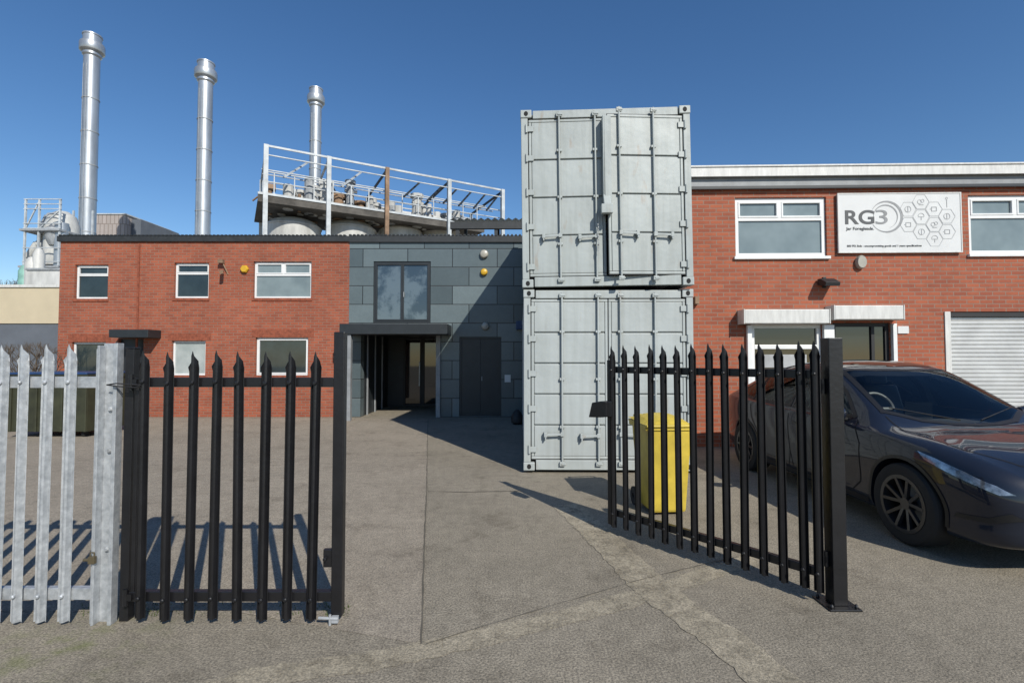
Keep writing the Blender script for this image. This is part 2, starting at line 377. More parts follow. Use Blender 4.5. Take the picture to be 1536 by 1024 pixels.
o=m.build('security_camera',M['rust'],None,loc=(xl,YL,0)); tag(o,'small brown security camera bracket between upper windows of the left brick building','security camera')
a=FL.at(365,403,-.1); o=MB().lathe((a[0],-.09,a[1]),[(.09,0),(.115,.03),(.115,.085)],6,'y').build('alarm_box',M['yellow2'],None,loc=(xl,YL,0)); tag(o,'yellow alarm box on red brick beside the widest upper window','alarm')
# ================= CLAD MIDDLE BUILDING =================
xm1=1.2
FM=Facade((xr,YL,0)); WM=xm1-xr
bm_=thing('clad_building','slate grey panel clad building between the red brick wing and the stacked containers','building',(xr,YL,0))
fw_=FM.rect(560,392,646,484); en=FM.rect(541,500,655,620); en=(en[0],en[1],0,en[3]); dd=FM.rect(689,505,752,620); dd=(dd[0],dd[1],0.02,dd[3])
wall([fw_,en,dd],0,WM,0,ztop+.02,.3,.0).build('wall',M['clad'],bm_)
MB().box(WM,WM+.02,0,9,0,ztop).build('wall',M['clad'],bm_)
MB().box(0,WM,.32,9,ztop-.02,ztop+.03).build('roof',M['roofd'],bm_)
m=MB().box(0,WM,-.06,.04,ztop-.05,ztop+.13)
for k in range(int(WM/.11)): m.box(k*.11,k*.11+.06,-.075,.5,ztop+.13,ztop+.165)
m.build('roof_edge',M['roofd'],bm_)
w=window(bm_,fw_,'double','glassr',.06,'darkm',None,.03)
a=(fw_[0]+fw_[1])/2+.05; MB().box(a-.01,a+.01,-.01,.018,fw_[2]+.72,fw_[2]+.86).build('handle',M['galvd'],w)
cn=FM.rect(509,487,671,501,-.9)
MB().box(cn[0],cn[1],-.9,-.003,cn[2],cn[3]+.03).build('porch_canopy',M['darkm'],bm_,bevel=.01)
a=FM.at(522,560,-.8)[0]; MB().box(a-.08,a+.08,-.85,-.70,0,cn[2]).build('porch_post',M['grey'],bm_,bevel=.006)
m=MB(); u0,u1,_,z1=en
m.box(u0-.1,u0,.3,3,0,z1+.1).box(u1,u1+.1,.3,3,0,z1+.1).box(u0-.1,u1+.1,.3,3,z1,z1+.1).box(u0-.1,u1+.1,3,3.1,0,z1+.1)
m.build('porch_recess',M['darkm'],bm_)
dz=2.35; a0=u0+.55; a1=u1-.3
m=MB().ring(a0,(a0+a1)/2,0.02,dz,2.86,2.95,.07); d1=m.build('door',M['blackm'],bm_); MB().box(a0+.05,(a0+a1)/2-.05,2.9,2.91,.08,dz-.05).build('pane',M['glassd'],d1)
MB().box((a0+a1)/2-.09,(a0+a1)/2-.06,2.8,2.83,.7,1.5).build('handle',M['galv'],d1)
m=MB().ring((a0+a1)/2+.01,a1,0.02,dz,2.86,2.95,.07); d2=m.build('door',M['blackm'],bm_); MB().box((a0+a1)/2+.06,a1-.05,2.9,2.91,.08,dz-.05).build('pane',M['glassd'],d2)
MB().box(a1-.13,a1-.08,2.83,2.86,.05,dz).build('door_trim',M['galv'],d2)
for k in range(3): MB().box(u0+.02,u0+.06,.5+k*.8,.5+k*.8+.06,0,z1).build('porch_mullion',M['grey'],bm_)
a=FM.at(657,560)[0]; MB().box(a-.05,a+.07,-.06,-.003,0,cn[2]).build('porch_post',M['grey'],bm_,bevel=.004)
dm=MB().ring(dd[0],dd[1],dd[2],dd[3],.04,.1,.06); um=(dd[0]+dd[1])/2; dm.box(dd[0]+.06,um-.002,.06,.08,.08,dd[3]-.06); dm.box(um+.002,dd[1]-.06,.06,.08,.08,dd[3]-.06); dm.box(dd[0]+.05,dd[1]-.05,.082,.095,.06,dd[3]-.05)
o=dm.build('door',M['darkm'],bm_,bevel=.003); MB().box(um+.03,um+.05,.03,.06,1.0,1.12).build('handle',M['galvd'],o)
Ys=5.2
m=MB(); p0=P(676,322,YL+Ys-1); ra=p0[0]-xr; rb=ra+5; zz=p0[1]
for k in range(int((rb-ra)/.25)):
    x=ra+k*.25; m.add([(x,Ys-1.2,zz-.25),(x+.125,Ys-1.2,zz-.17),(x+.25,Ys-1.2,zz-.25),(x,Ys+2.2,zz+.55),(x+.125,Ys+2.2,zz+.63),(x+.25,Ys+2.2,zz+.55)],[(0,1,4,3),(1,2,5,4)])
sh=m.build('roof_shelter',M['galvd'],bm_)
MB().box(ra,rb,Ys-1.15,Ys-1.0,zz-.55,zz-.3).build('shelter_beam',M['roofd'],sh)
for x in (ra+.2,ra+1.6,rb-2,rb-.2):
    MB().box(x,x+.12,Ys-1.1,Ys-.95,ztop,zz-.3).build('shelter_post',M['roofd'],sh); MB().box(x,x+.12,Ys+2,Ys+2.15,ztop,zz+.5).build('shelter_post',M['roofd'],sh)
def puck(px,py,r,name,mt,label,cat,fac=FM,dome=True):
    a=fac.at(px,py,-.05); prof=[(r,0),(r,-.05),(r*.8,-.09),(r*.4,-.11)] if dome else [(r,0),(r*1.05,-.05),(r*.9,-.08)]
    o=MB().lathe((0,0,0),prof,18,'y').build(name,mt,None,smooth=True); lo=fac.loc+fac.u*a[0]; o.location=(lo.x,lo.y-.004,a[1]); o.rotation_euler=(0,0,fac.rot); return tag(o,label,cat)
puck(726,381,.12,'wall_lamp',M['lens'],'pale dome wall lamp high on the slate cladding above the yellow alarm','lamp')
puck(726,408,.10,'alarm_box',M['yellow2'],'round yellow alarm on the slate cladding between two pale lamps','alarm')
puck(728,489,.11,'wall_lamp',M['lens'],'pale round wall lamp just above the dark side door on the slate cladding','lamp')
a=FM.rect(757,562,766,573); o=MB().box(0,a[1]-a[0],-.02,-.003,0,a[3]-a[2]).build('notice',M['board'],None,loc=(xr+a[0],YL,a[2])); tag(o,'small white notice beside the dark side door on the slate cladding','sign')
a=FM.rect(774,480,786,494,-.2); o=MB().box(0,.2,-.16,-.003,0,.24).build('junction_box',M['blue'],None,bevel=.02,loc=(xr+a[0],YL,a[2])); tag(o,'small blue box on the cladding right beside the container edge','box')
x_,y_=G(776,636); o=MB().lathe((0,0,0),[(.10,0),(.15,.05),(.16,.18),(.09,.30),(.03,.36)],14).build('rubbish_sack',M['blackm'],None,smooth=True,loc=(x_,y_,0)); tag(o,'small black sack on the ground by the rear corner of the lower container','sack')
# ================= RIGHT BRICK BUILDING =================
FR=Facade((2.95,9.15,0),R(-1.6))
br=thing('brick_building','orange red brick unit on the right with white fascia, sign board and roller shutter','building',(2.95,9.15,0),R(-1.6))
zt=FR.at(1250,283)[1]; WR=9.2
rw=[FR.rect(1103,296,1240,385),FR.rect(1453,292,1600,381)]
rd1=FR.rect(1127,486,1233,600); rd1=(rd1[0],rd1[1],.05,rd1[3])
rd2=FR.rect(1250,484,1336,600); rd2=(rd2[0],rd2[1],.02,rd2[3])
rs=FR.rect(1422,467,1700,600); rs=(rs[0],rs[0]+3.2,.0,rs[3])
wall(rw+[rd1,rd2,rs],0,WR,0,zt).build('wall',M['brick2'],br)
MB().add([(0,.3,0),(0,7,0),(0,7,zt),(0,.3,zt)],[(0,1,2,3)]).build('wall',M['brick2'],br); MB().add([(WR,.3,0),(WR,7,0),(WR,7,zt),(WR,.3,zt)],[(0,1,2,3)]).build('wall',M['brick2'],br); MB().add([(0,7,0),(WR,7,0),(WR,7,zt),(0,7,zt)],[(0,1,2,3)]).build('wall',M['brick2'],br)
MB().box(-.1,WR,-.02,7.1,zt+.27,zt+.31).build('roof',M['grey'],br)
za=FR.at(1250,263,-.16)[1]; zb=FR.at(1250,249,-.16)[1]
MB().box(-.2,WR+.2,-.16,-.12,za,zb).box(-.2,WR+.2,-.18,.1,zb,zb+.03).build('fascia',M['whited'],br,bevel=.004)
MB().box(-.15,WR+.1,-.075,.05,zt+.0,zt+.33).build('flashing',M['grey'],br)
MB().box(-.16,WR+.1,-.095,-.077,zt-.02,zt+.035).build('gutter',M['darkm'],br,bevel=.004)
for h in rw: window(br,h,'top','glassb',.07,'white','white',.04)
d=MB().ring(rd1[0],rd1[1],rd1[2],rd1[3],.02,.10,.075)
zt1=rd1[3]-.42; d.box(rd1[0]+.075,rd1[1]-.075,.018,.09,zt1-.04,zt1+.04); zk=FR.at(1180,577)[1]; d.box(rd1[0]+.075,rd1[1]-.075,.018,.09,zk-.04,zk+.04)
do=d.build('window',M['white'],br,bevel=.006); MB().box(rd1[0]+.05,rd1[1]-.05,.06,.07,rd1[2]+.05,rd1[3]-.05).build('pane',M['glassd'],do)
MB().box(rd1[0]+.08,rd1[1]-.08,.05,.055,rd1[2]+.08,zk-.05).build('door_panel',M['white'],do)
MB().box(rd1[0]+.25,rd1[1]-.25,.045,.05,zt1-.38,zt1-.14).build('notice',M['sign3'],do)
d=MB().ring(rd2[0],rd2[1],rd2[2],rd2[3],.03,.10,.07); um=rd2[0]+(rd2[1]-rd2[0])*.72; d.box(um-.03,um+.03,.028,.09,.09,rd2[3]-.07); d.box(rd2[0]+.07,um-.03,.05,.08,.9,1.0)
do=d.build('door',M['blackm'],br,bevel=.004); MB().box(rd2[0]+.05,rd2[1]-.05,.06,.07,.1,rd2[3]-.05).build('pane',M['glassd'],do); MB().box(um-.1,um-.07,-.03,.03,.8,1.3).build('handle',M['galv'],do)
for a,b,z in ((rd1[1]+.01,rd2[0]-.01,rd1[3]),(rd2[1]+.01,rd2[1]+.08,rd2[3]),(rd1[0]-.09,rd1[0]-.01,rd1[3])):
    MB().box(a,b,-.07,-.003,0,z-.02).build('shutter_guide',M['white'],br,bevel=.004)
for q in ((1115,464,1245,485),(1250,458,1356,479)):
    c=FR.rect(*q,-.25); sb=MB().box(c[0]+.02,c[1]-.02,-.27,-.003,c[2],c[3]).build('shutter_box',M['whited'],br,bevel=.012)
    for x in (c[0],c[1]-.018): MB().box(x,x+.018,-.275,-.002,c[2]-.006,c[3]+.006).build('end_plate',M['whited'],sb,bevel=.004)
m=MB(); n=int((rs[3])/.075)
for k in range(n):
    z=k*.075; m.prism([(.10,z),(.07,z+.02),(.07,z+.055),(.10,z+.0745),(.13,z+.0745),(.13,z)],rs[0]+.06,rs[1]-.06,'yz')
ro=m.build('roller_shutter',M['shut'],br)
for x in (rs[0],rs[1]): MB().box(x-.05,x+.05,-.02,.14,0,rs[3]).build('guide',M['whited'],ro)
MB().box(rs[0]+.06,rs[1],.02,.2,rs[3]-.09,rs[3]-.002).build('lintel',M['blackm'],ro)
MB().box(.18,.24,-.06,-.003,.1,zt).build('downpipe',M['soldier'],br)
def onR(o,a): lo=FR.loc+FR.u*a[0]; o.location=(lo.x,lo.y-.004,a[1]); o.rotation_euler=(0,0,FR.rot)
a=FR.at(1243,422,-.15); m=MB(); m.prism([(-.02,-.05),(-.26,-.10),(-.28,-.03),(-.10,.06),(-.02,.06)],-.13,.13,'yz'); m.box(-.03,.03,-.03,0,-.1,.1)
o=m.build('floodlight',M['blackm'],None,bevel=.006); onR(o,a); tag(o,'small black floodlight on the right brick wall between the shutter boxes and the sign','floodlight')
o=puck(1292,393,.11,'alarm_box',M['lens'],'cream alarm box on the brick just below the white sign board','alarm',FR,False)
o.scale=(.8,1,1.1)
a=FR.rect(1347,489,1363,500,-.02); o=MB().box(0,a[1]-a[0],-.02,0,0,a[3]-a[2]).build('number_plaque',M['board'],None); onR(o,(a[0],a[2])); tag(o,'small white plaque on brick to the right of the dark entrance door','sign')
a=FR.rect(1042,444,1048,456,-.08); o=MB().box(0,.08,-.1,0,0,.14).build('alarm_sounder',M['rust'],None,bevel=.01); onR(o,(a[0],a[2])); tag(o,'tiny brown sounder box on brick at the right edge of the upper container base','alarm')
# ---------- sign ----------
sr=FR.rect(1258,290,1442,378,-.06); lo=FR.loc+FR.u*sr[0]-FR.n*.005
sg=thing('sign_board','wide white company sign reading RG3 with linked hexagon icons on the right brick wall','sign',(lo.x,lo.y,sr[2]),FR.rot)
SW=sr[1]-sr[0]; SH=sr[3]-sr[2]; k_=SW/184.0
def sp(px,py): return ((px-1258)*k_, SH-(py-290)*SH/88.0)
MB().box(0,SW,-.05,0,0,SH).build('panel',M['board'],sg,bevel=.004)
MB().ring(0-.012,SW+.012,-.012,SH+.012,-.058,-.03,.02).build('border',M['whited'],sg)
dg=bpy.context.evaluated_depsgraph_get
def text(body,x,z,width,height,mt,parent,y=-.053,bold=0,name='lettering'):
    cu=bpy.data.curves.new('font','FONT'); cu.body=body; cu.size=1; cu.extrude=.002; cu.offset=bold
    ob=bpy.data.objects.new('font',cu); C.objects.link(ob); bpy.context.view_layer.update()
    me=bpy.data.meshes.new_from_object(ob.evaluated_get(dg())); bpy.data.objects.remove(ob)
    xs=[v.co.x for v in me.vertices]; ys=[v.co.y for v in me.vertices]
    sx=width/(max(xs)-min(xs)); sy=height/(max(ys)-min(ys)); mx=min(xs); my=min(ys)
    for v in me.vertices:
        a,b,c=v.co; v.co=((a-mx)*sx+x, y-c, (b-my)*sy+z)
    bm=bmesh.new(); bm.from_mesh(me); bmesh.ops.recalc_face_normals(bm,faces=bm.faces); bm.to_mesh(me); bm.free()
    return mk(name,me,mt,parent)
x,z=sp(1268,336); x2,_=sp(1312,336); text('RG',x,z,x2-x,22*k_,M['sign1'],sg,bold=.02)
x,z=sp(1314,336); x2,_=sp(1332,336); text('3',x,z,x2-x,22*k_,M['sign2'],sg,bold=.0)
x,z=sp(1269,346); x2,_=sp(1311,346); text('Jar Foregleads.',x,z,x2-x,6*k_,M['sign1'],sg,bold=.02)
x,z=sp(1270,371); x2,_=sp(1382,371); text('800 PIX Bols - uncompromising goods and 1 years specifications',x,z,x2-x,4.2*k_,M['sign1'],sg,bold=.01)
def arc(cx,cz,r,w,a0,a1,n=40,y=-.053,taper=False):
    m=[];f=[]
    for i in range(n+1):
        t=R(a0+(a1-a0)*i/n); ww=w*(math.sin(math.pi*min(1,max(.06,i/n)))if taper else 1)
        for rr in (r-ww/2,r+ww/2): m.append((cx+rr*math.cos(t),y,cz+rr*math.sin(t)))
    for i in range(n): f.append((2*i,2*i+1,2*i+3,2*i+2))
    return m,f
m=MB(); cx,cz=sp(1330,325)
m.add(*arc(cx,cz,23.5*k_,3.8*k_,-150,160,taper=True)); m.add(*arc(cx-1*k_,cz,18*k_,2.0*k_,-70,200,y=-.054,taper=True))
m.build('swoosh_emblem',M['sign4'],sg)
hx=[(1363,314),(1363,337),(1382.5,303),(1382.5,325.5),(1382.5,348),(1402,314),(1402,337),(1402,359),(1421,325),(1421,348)]
for i,(a,b) in enumerate(hx):
    m=MB(); x,z=sp(a,b); m.add(*arc(x,z,12.4*k_,.7*k_,0,360,6)); q=i%4; y=-.054
    if q==0: m.add(*arc(x,z,4.5*k_,.8*k_,0,360,20,y)); m.box(x-.4*k_,x+.4*k_,y-.001,y,z-4*k_,z+4*k_)
    if q==1: m.ring(x-4*k_,x+4*k_,z-3.5*k_,z+3.5*k_,y-.001,y,.8*k_); m.box(x-6*k_,x-4*k_,y-.001,y,z-.4*k_,z+.4*k_)
    if q==2: m.add(*arc(x-2*k_,z,3*k_,.8*k_,0,360,16,y)); m.add(*arc(x+2.5*k_,z+1.5*k_,2.4*k_,.7*k_,0,360,16,y)); m.box(x-3*k_,x+4*k_,y-.001,y,z-5*k_,z-4.2*k_)
    if q==3: m.add(*arc(x,z+1*k_,4.5*k_,.8*k_,0,180,12,y)); m.box(x-4.5*k_,x+4.5*k_,y-.001,y,z-.4*k_,z+.4*k_); m.box(x-.4*k_,x+.4*k_,y-.001,y,z-5*k_,z)
    m.build('hexagon_icon',M['sign3'],sg)
m=MB(); x,z=sp(1421,300); m.box(x,x+.7*k_,-.055,-.054,z-12*k_,z); m.add(*arc(x,z+2*k_,1.6*k_,.8*k_,0,360,12)); m.build('antenna_mark',M['sign3'],sg)
# ================= CONTAINERS =================
CW,CL,CH=2.44,6.06,2.59
def container(name,label,loc,rot,rows,mt,handle_z,roll=0,ajar=0):
    t=thing(name,label,'container',loc,rot); t.rotation_euler=(0,roll,rot)
    m=MB(); pw=.11
    for x0 in (0,CW-pw):
        m.box(x0+.006,x0+pw-.006,.012,.14,.118,CH-.118); m.box(x0+.006,x0+pw-.006,CL-.14,CL-.012,.118,CH-.118)
    m.box(.178,CW-.178,.012,.12,.01,.15); m.box(.178,CW-.178,.012,.12,CH-.13,CH-.012)
    m.box(.178,CW-.178,CL-.12,CL-.012,.01,.15); m.box(.178,CW-.178,CL-.12,CL-.012,CH-.1,CH-.012)
    for x0 in (.01,CW-.07): m.box(x0,x0+.06,.16,CL-.16,.01,.16); m.box(x0,x0+.06,.16,CL-.16,CH-.08,CH-.012)
    m.build('frame',mt,t,bevel=.008)
    for x0 in (0,CW-.162):
        for y0 in (0,CL-.178):
            for z0 in (0,CH-.118):
                cc=MB().box(x0,x0+.162,y0,y0+.178,z0,z0+.118).build('corner_casting',mt,t,bevel=.012)
                if y0==0:
                    h=[(x0+.081+.030*math.cos(2*math.pi*k/20), z0+.059+.036*math.sin(2*math.pi*k/20)) for k in range(20)]
                    MB().prism(h,-.002,.002,'xz').build('casting_hole',M['dark'],cc)
    for sx in (0,1):
        m=MB(); y=.14; pr=[]
        while y<CL-.14: pr+=[(y,.045),(y+.07,.045),(y+.14,.012),(y+.21,.012)]; y+=.28
        pr=[p for p in pr if p[0]<CL-.13]; vs=[];fs=[]
        for (yy,d) in pr:
            x=d if sx==0 else CW-d
            vs+=[(x,yy,.14),(x,yy,CH-.07)]
        for k in range(len(pr)-1): fs.append((2*k,2*k+1,2*k+3,2*k+2))
        m.add(vs,fs); m.build('side_panel',mt,t)
    MB().box(.06,CW-.06,.12,CL-.05,CH-.04,CH-.02).build('roof',mt,t)
    MB().box(.1,CW-.1,CL-.06,CL-.04,.14,CH-.1).build('rear_panel',mt,t)
    MB().box(.06,CW-.06,.14,CL-.1,.12,.15).build('floor',M['blackm'],t)
    z0,z1=.16,CH-.14
    for s in (0,1):
        a=.115 if s==0 else CW/2+.006; b=CW/2-.006 if s==0 else CW-.115
        m=MB().box(a,b,.05,.075,z0,z1)
        m.ring(a,b,z0,z1,.026,.05,.04)
        hh=(z1-z0-.08)/rows
        for k in range(rows):
            p=z0+.04+k*hh+(.011 if k else .002); q=z0+.04+(k+1)*hh-(.011 if k<rows-1 else .002)
            m.box(a+.043,b-.043,.028,.05,p,q)
        dn=m.build('door',mt,t,bevel=.009)
        MB().ring(a-.004,b+.004,z0-.008,z1+.008,.034,.046,.010).build('gasket',M['blackm'],dn)
        wd=b-a; xs=(a+wd*.40,a+wd*.87) if s==0 else (a+wd*.15,a+wd*.60)
        for x in xs:
            lb=MB().tube((x,-.006,.07),(x,-.006,CH-.05),.014,12).build('lock_bar',mt,dn,smooth=True)
            for zz in (.10,CH-.09): MB().box(x-.04,x+.04,-.024,.012,zz-.03,zz+.03).box(x-.02,x+.05,-.032,.0,zz-.012,zz+.012).build('bar_cam',mt,dn,bevel=.006)
            for zz in (.62,1.30,1.98): MB().box(x-.036,x+.036,-.014,.026,zz-.018,zz+.018).build('bar_bracket',mt,dn,bevel=.006)
            hz=handle_z+(.02 if x==xs[0] else 0); sg_=-1 if s==0 else 1
            m3=MB().bar((x,-.03,hz),(x+sg_*.255,-.034,hz-.01),.012,.03)
            m3.box(x-.026,x+.026,-.038,-.01,hz-.03,hz+.03); e=x+sg_*.24; m3.box(e-.022,e+.022,-.042,.026,hz-.04,hz+.028); m3.box(e-.01,e+.01,-.044,.026,hz-.075,hz-.041)
            m3.build('handle',mt,dn,bevel=.004)
        hx_=(.085 if s==0 else CW-.085)
        for zz in (z0+.14,z0+.72,z0+1.22,z0+1.72,z1-.14):
            e=hx_+(.10 if s==0 else -.10)
            MB().box(min(hx_,e),max(hx_,e),.006,.024,zz-.04,zz+.04).tube((hx_,.003,zz-.06),(hx_,.003,zz+.06),.018,10).build('hinge',mt,dn,bevel=.003)
        if ajar and s==1:
            hp=Vector((CW-.085,.02,0)); rm=Matrix.Rotation(ajar,4,'Z'); dn.rotation_euler=(0,0,ajar); dn.location=hp-rm@hp
    return t
c0=P(785,600,7.08)[0]
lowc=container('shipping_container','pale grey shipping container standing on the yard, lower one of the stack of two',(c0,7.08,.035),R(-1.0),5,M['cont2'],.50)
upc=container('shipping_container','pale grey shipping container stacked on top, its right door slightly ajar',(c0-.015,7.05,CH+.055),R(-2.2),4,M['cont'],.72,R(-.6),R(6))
m=MB().prism([(.022,1.02),(-.11,1.04),(-.13,2.42),(.022,2.42)],1.165,1.185,'yz'); m.box(1.185,1.28,-.128,-.118,1.04,2.41)
m.build('door_flange',M['cont'],upc,bevel=.004)
m=MB().box(1.12,1.28,-.20,-.11,1.00,1.13).prism([(-.11,1.11),(-.19,1.13),(-.11,1.30)],1.16,1.26,'yz'); m.build('lock_box',M['cont'],upc,bevel=.008)
m=MB()
for k in range(26): m.lathe((1.09+.004*math.sin(k),-.06,.98-k*.02),[(.003,-.004),(.008,-.004),(.008,.004),(.003,.004)],8,'y' if k%2 else 'x')
m.build('chain',M['galvd'],upc)
o=MB().box(0,2.3,0,.2,0,.034).build('timber_packer',M['bark'],None,loc=(c0+.1,7.35,0),bevel=.004); tag(o,'dark timber packer on the ground under the front of the lower container','timber')
# ================= FENCES AND GATES =================
def pale_mesh(hgt,z0,wd=.07,th=.003):
    xs=[-.5,-.32,-.14,0,.14,.32,.5]; ys=[.006,.016,-.008,-.011,-.008,.016,.006]; tops=[-.10,-.062,-.03,0,-.03,-.062,-.10]
    m=MB(); vs=[];fs=[]; n=len(xs)
    for x,y,t in zip(xs,ys,tops):
        vs+=[(x*wd,y,z0),(x*wd*(1.0),y,hgt-.13),(x*wd*(1.12 if abs(x)>.4 else 1),y-(.006 if abs(x)>.4 else 0),hgt+t)]
    for i in range(n-1):
        for k in range(2): fs.append((3*i+k,3*i+3+k,3*i+4+k,3*i+1+k))
    m.add(vs,fs); return m
def pale(parent,x,y,hgt,z0,mt,rails,proto={},tilt=0,wd=.07):
    key=(hgt,z0,mt.name,wd,rails)
    if key not in proto:
        o=pale_mesh(hgt,z0,wd).build('pale',mt,parent)
        so=o.modifiers.new('solid','SOLIDIFY'); so.thickness=.004; so.offset=0
        bo=[MB().lathe((0,-.009,r),[(.013,-.004),(.013,-.012),(.008,-.018)],10,'y').build('bolt',mt,o) for r in rails]; proto[key]=(o,bo)
    else:
        p,bs=proto[key]; o=p.copy(); C.objects.link(o); o.parent=parent
        for b0 in bs: bo=b0.copy(); C.objects.link(bo); bo.parent=o
    o.location=(x,y,random.uniform(-.006,.006)); o.rotation_euler=(0,R(tilt),R(random.uniform(-4,4))); return o
YF=3.13
def fx(px,Y=YF): return P(px,700,Y)[0]
x0=fx(163)
gf=thing('palisade_fence','galvanised grey steel palisade fence at the far left with pointed pales and end post','fence',(x0,YF,0))
zr1=P(60,573,YF)[1]; zr0=P(60,888,YF)[1]
for i,px in enumerate((110,75,40,8)): pale(gf,fx(px)-x0,-.045,1.725,.02,M['galv'],(round(zr0,3),round(zr1,3)),tilt=random.uniform(-.4,.4),wd=.072)
for i in range(7): pale(gf,fx(8)-x0-.15*(i+1),-.045,1.725,.02,M['galv'],(round(zr0,3),round(zr1,3)),tilt=random.uniform(-.4,.4),wd=.072)
for z in (zr1,zr0): MB().box(-2.0,-.07,-.022,-.016,z-.035,z+.035).box(-2.0,-.07,-.016,.02,z+.029,z+.035).build('rail',M['galv'],gf,bevel=.002)
m=MB().box(-.072,-.05,-.03,.05,0,1.70).box(-.05,.07,.0,.012,0,1.735).box(.048,.072,-.045,.0,0,1.735).box(-.05,-.034,-.05,0,.0,1.72); m.build('post',M['galv'],gf,bevel=.003)
for z in (1.32,1.06,.45): MB().lathe((.01,0,z),[(.016,0),(.016,-.012),(.009,-.02)],8,'y').build('bolt',M['galvd'],gf)
o=MB().box(-.02,.02,-.045,-.025,-.022,.022).path([(-.012,-.035,.022),(-.012,-.035,.045),(.012,-.035,.045),(.012,-.035,.022)],.004).tube((-.055,-.03,.0),(-.02,-.035,0),.010).build('padlock',M['brass'],None,bevel=.003,loc=(fx(153),YF-.02,P(153,834,YF)[1])); tag(o,'small worn brass padlock and bolt on the galvanised end post','padlock')
xp=fx(190)
o=MB().box(-.028,.028,-.028,.028,0,1.70).box(-.031,.031,-.031,.031,1.70,1.710).build('gate_post',M['black'],None,bevel=.004,loc=(xp,YF+.03,0)); tag(o,'slim square black gate post directly beside the galvanised end post','post')
lx=xp+.045
lg=thing('palisade_gate','closed black palisade gate leaf on the left with eight pointed pales','gate',(lx,YF,0))
xe=fx(509)-lx; zr1=P(300,573,YF)[1]; zr0=P(300,892,YF)[1]
for px in (222,258,293,328,364,401,437,473): pale(lg,fx(px)-lx,-.045,1.685,.035,M['black'],(round(zr0,3),round(zr1,3)),tilt=random.uniform(-.5,.5),wd=.062)
for z in (zr1,zr0): MB().box(0.0,xe-.034,-.022,.022,z-.03,z+.03).build('rail',M['black'],lg,bevel=.004)
MB().box(.012,.035,-.02,.02,zr0-.03,zr1+.03).build('stile',M['black'],lg,bevel=.004)
MB().box(xe-.034,xe+.034,-.030,.030,.045,P(509,498,YF)[1]).build('stile',M['black'],lg,bevel=.005)
MB().box(xe-.09,xe-.034,-.015,.015,.34,.45).tube((xe-.07,-.02,.40),(xe-.07,-.05,.40),.012).build('lock_box',M['black'],lg,bevel=.004)
MB().tube((xe-.10,-.05,.05),(xe+.02,-.05,.045),.009).box(xe-.02,xe+.02,-.055,-.035,.02,.06).tube((xe-.03,-.05,.005),(xe-.03,-.05,.07),.008).build('drop_bolt',M['galvd'],lg)
for z in (zr1,zr0): MB().tube((-.01,-.03,z-.05),(-.01,-.03,z+.05),.014).box(-.01,.03,-.036,-.02,z-.02,z+.02).build('hinge',M['black'],lg)
pts=[(xp-.09,YF-.06,1.475),(xp,YF-.07,1.465),(xp+.1,YF-.07,1.46),(xp+.13,YF-.07,1.475),(xp-.02,YF-.075,1.485),(xp-.09,YF-.06,1.475)]
o=MB().path(pts,.004,6).build('wire_tie',M['blackm']); tag(o,'black wire tie looped around the left gate hinge and galvanised post','wire')
hx0,hy0=G(1255,906)
o_post=thing('gate_post','tall square black gate post on a steel base plate beside the dark car','post',(hx0,hy0,0))
zt_=P(1255,507,hy0)[1]
MB().box(-.047,.047,-.047,.047,.012,zt_).build('post',M['black'],o_post,bevel=.004)
MB().box(-.105,.105,-.10,.10,0.0,.012).build('base_plate',M['black'],o_post,bevel=.003)
for a in (-.08,.08):
    for b in (-.075,.075): MB().lathe((a,b,.012),[(.012,0),(.012,.012),(.006,.025)],6).build('bolt',M['black'],o_post)
ex,ey=.945,4.70; HX=hx0-.075; HY=hy0+.02
ga=math.atan2(HY-ey,HX-ex); gl=math.hypot(HX-ex,HY-ey)
rg=thing('palisade_gate','open black palisade gate leaf swung inwards in front of the yellow bin','gate',(ex,ey,0),ga)
zr1=1.53; zr0=.20; n=13
for k in range(n): pale(rg,.05+k*(gl-.15)/(n-1),-.045,1.755,.075,M['black'],(zr0,zr1),tilt=random.uniform(-.5,.5),wd=.062)
pale(rg,gl-.01,-.05,1.755,.075,M['black'],(zr0,zr1),wd=.062)
for z in (zr1,zr0): MB().box(.0,gl,-.022,.022,z-.03,z+.03).build('rail',M['black'],rg,bevel=.004)
MB().box(-.03,.03,-.03,.03,.08,1.62).build('stile',M['black'],rg,bevel=.004)
MB().box(gl-.05,gl-.01,-.022,.022,.08,1.58).build('stile',M['black'],rg,bevel=.004)
for z in (zr1-.08,zr0+.1): MB().tube((gl+.02,0,z-.05),(gl+.02,0,z+.05),.016).box(gl-.02,gl+.03,-.02,.01,z-.02,z+.02).build('hinge',M['black'],rg)
MB().prism([(-.14,1.08),(-.10,1.22),(.0,1.24),(.07,1.24),(.07,1.10),(.0,1.09)],-.17,-.075,'xz').build('lock_box',M['black'],rg,bevel=.006)
# ================= YELLOW BIN =================
bx,by=G(1003,775)
bn=thing('wheelie_bin','yellow wheelie bin with closed lid standing behind the open black gate','bin',(bx,by+.25,0),R(5)); bn.scale=(.88,.9,1.0)
m=MB(); A=[(-.21,-.24),(.21,-.24),(.21,.24),(-.21,.24)]; B=[(-.27,-.30),(.27,-.30),(.27,.30),(-.27,.30)]
m.add([(x,y,.03) for x,y in A]+[(x,y,.93) for x,y in B],[(3,2,1,0),(4,5,6,7),(0,1,5,4),(1,2,6,5),(2,3,7,6),(3,0,4,7)])
bd=m.build('body',M['yellow'],bn,bevel=.03)
m=MB(); m.box(-.285,.285,-.315,-.285,.89,.94).box(-.285,.285,.285,.315,.89,.94).box(-.30,-.27,-.3,.3,.89,.94).box(.27,.30,-.3,.3,.89,.94)
m.build('rim',M['yellow'],bd,bevel=.006)
m=MB(); vs=[];fs=[]; N_=8
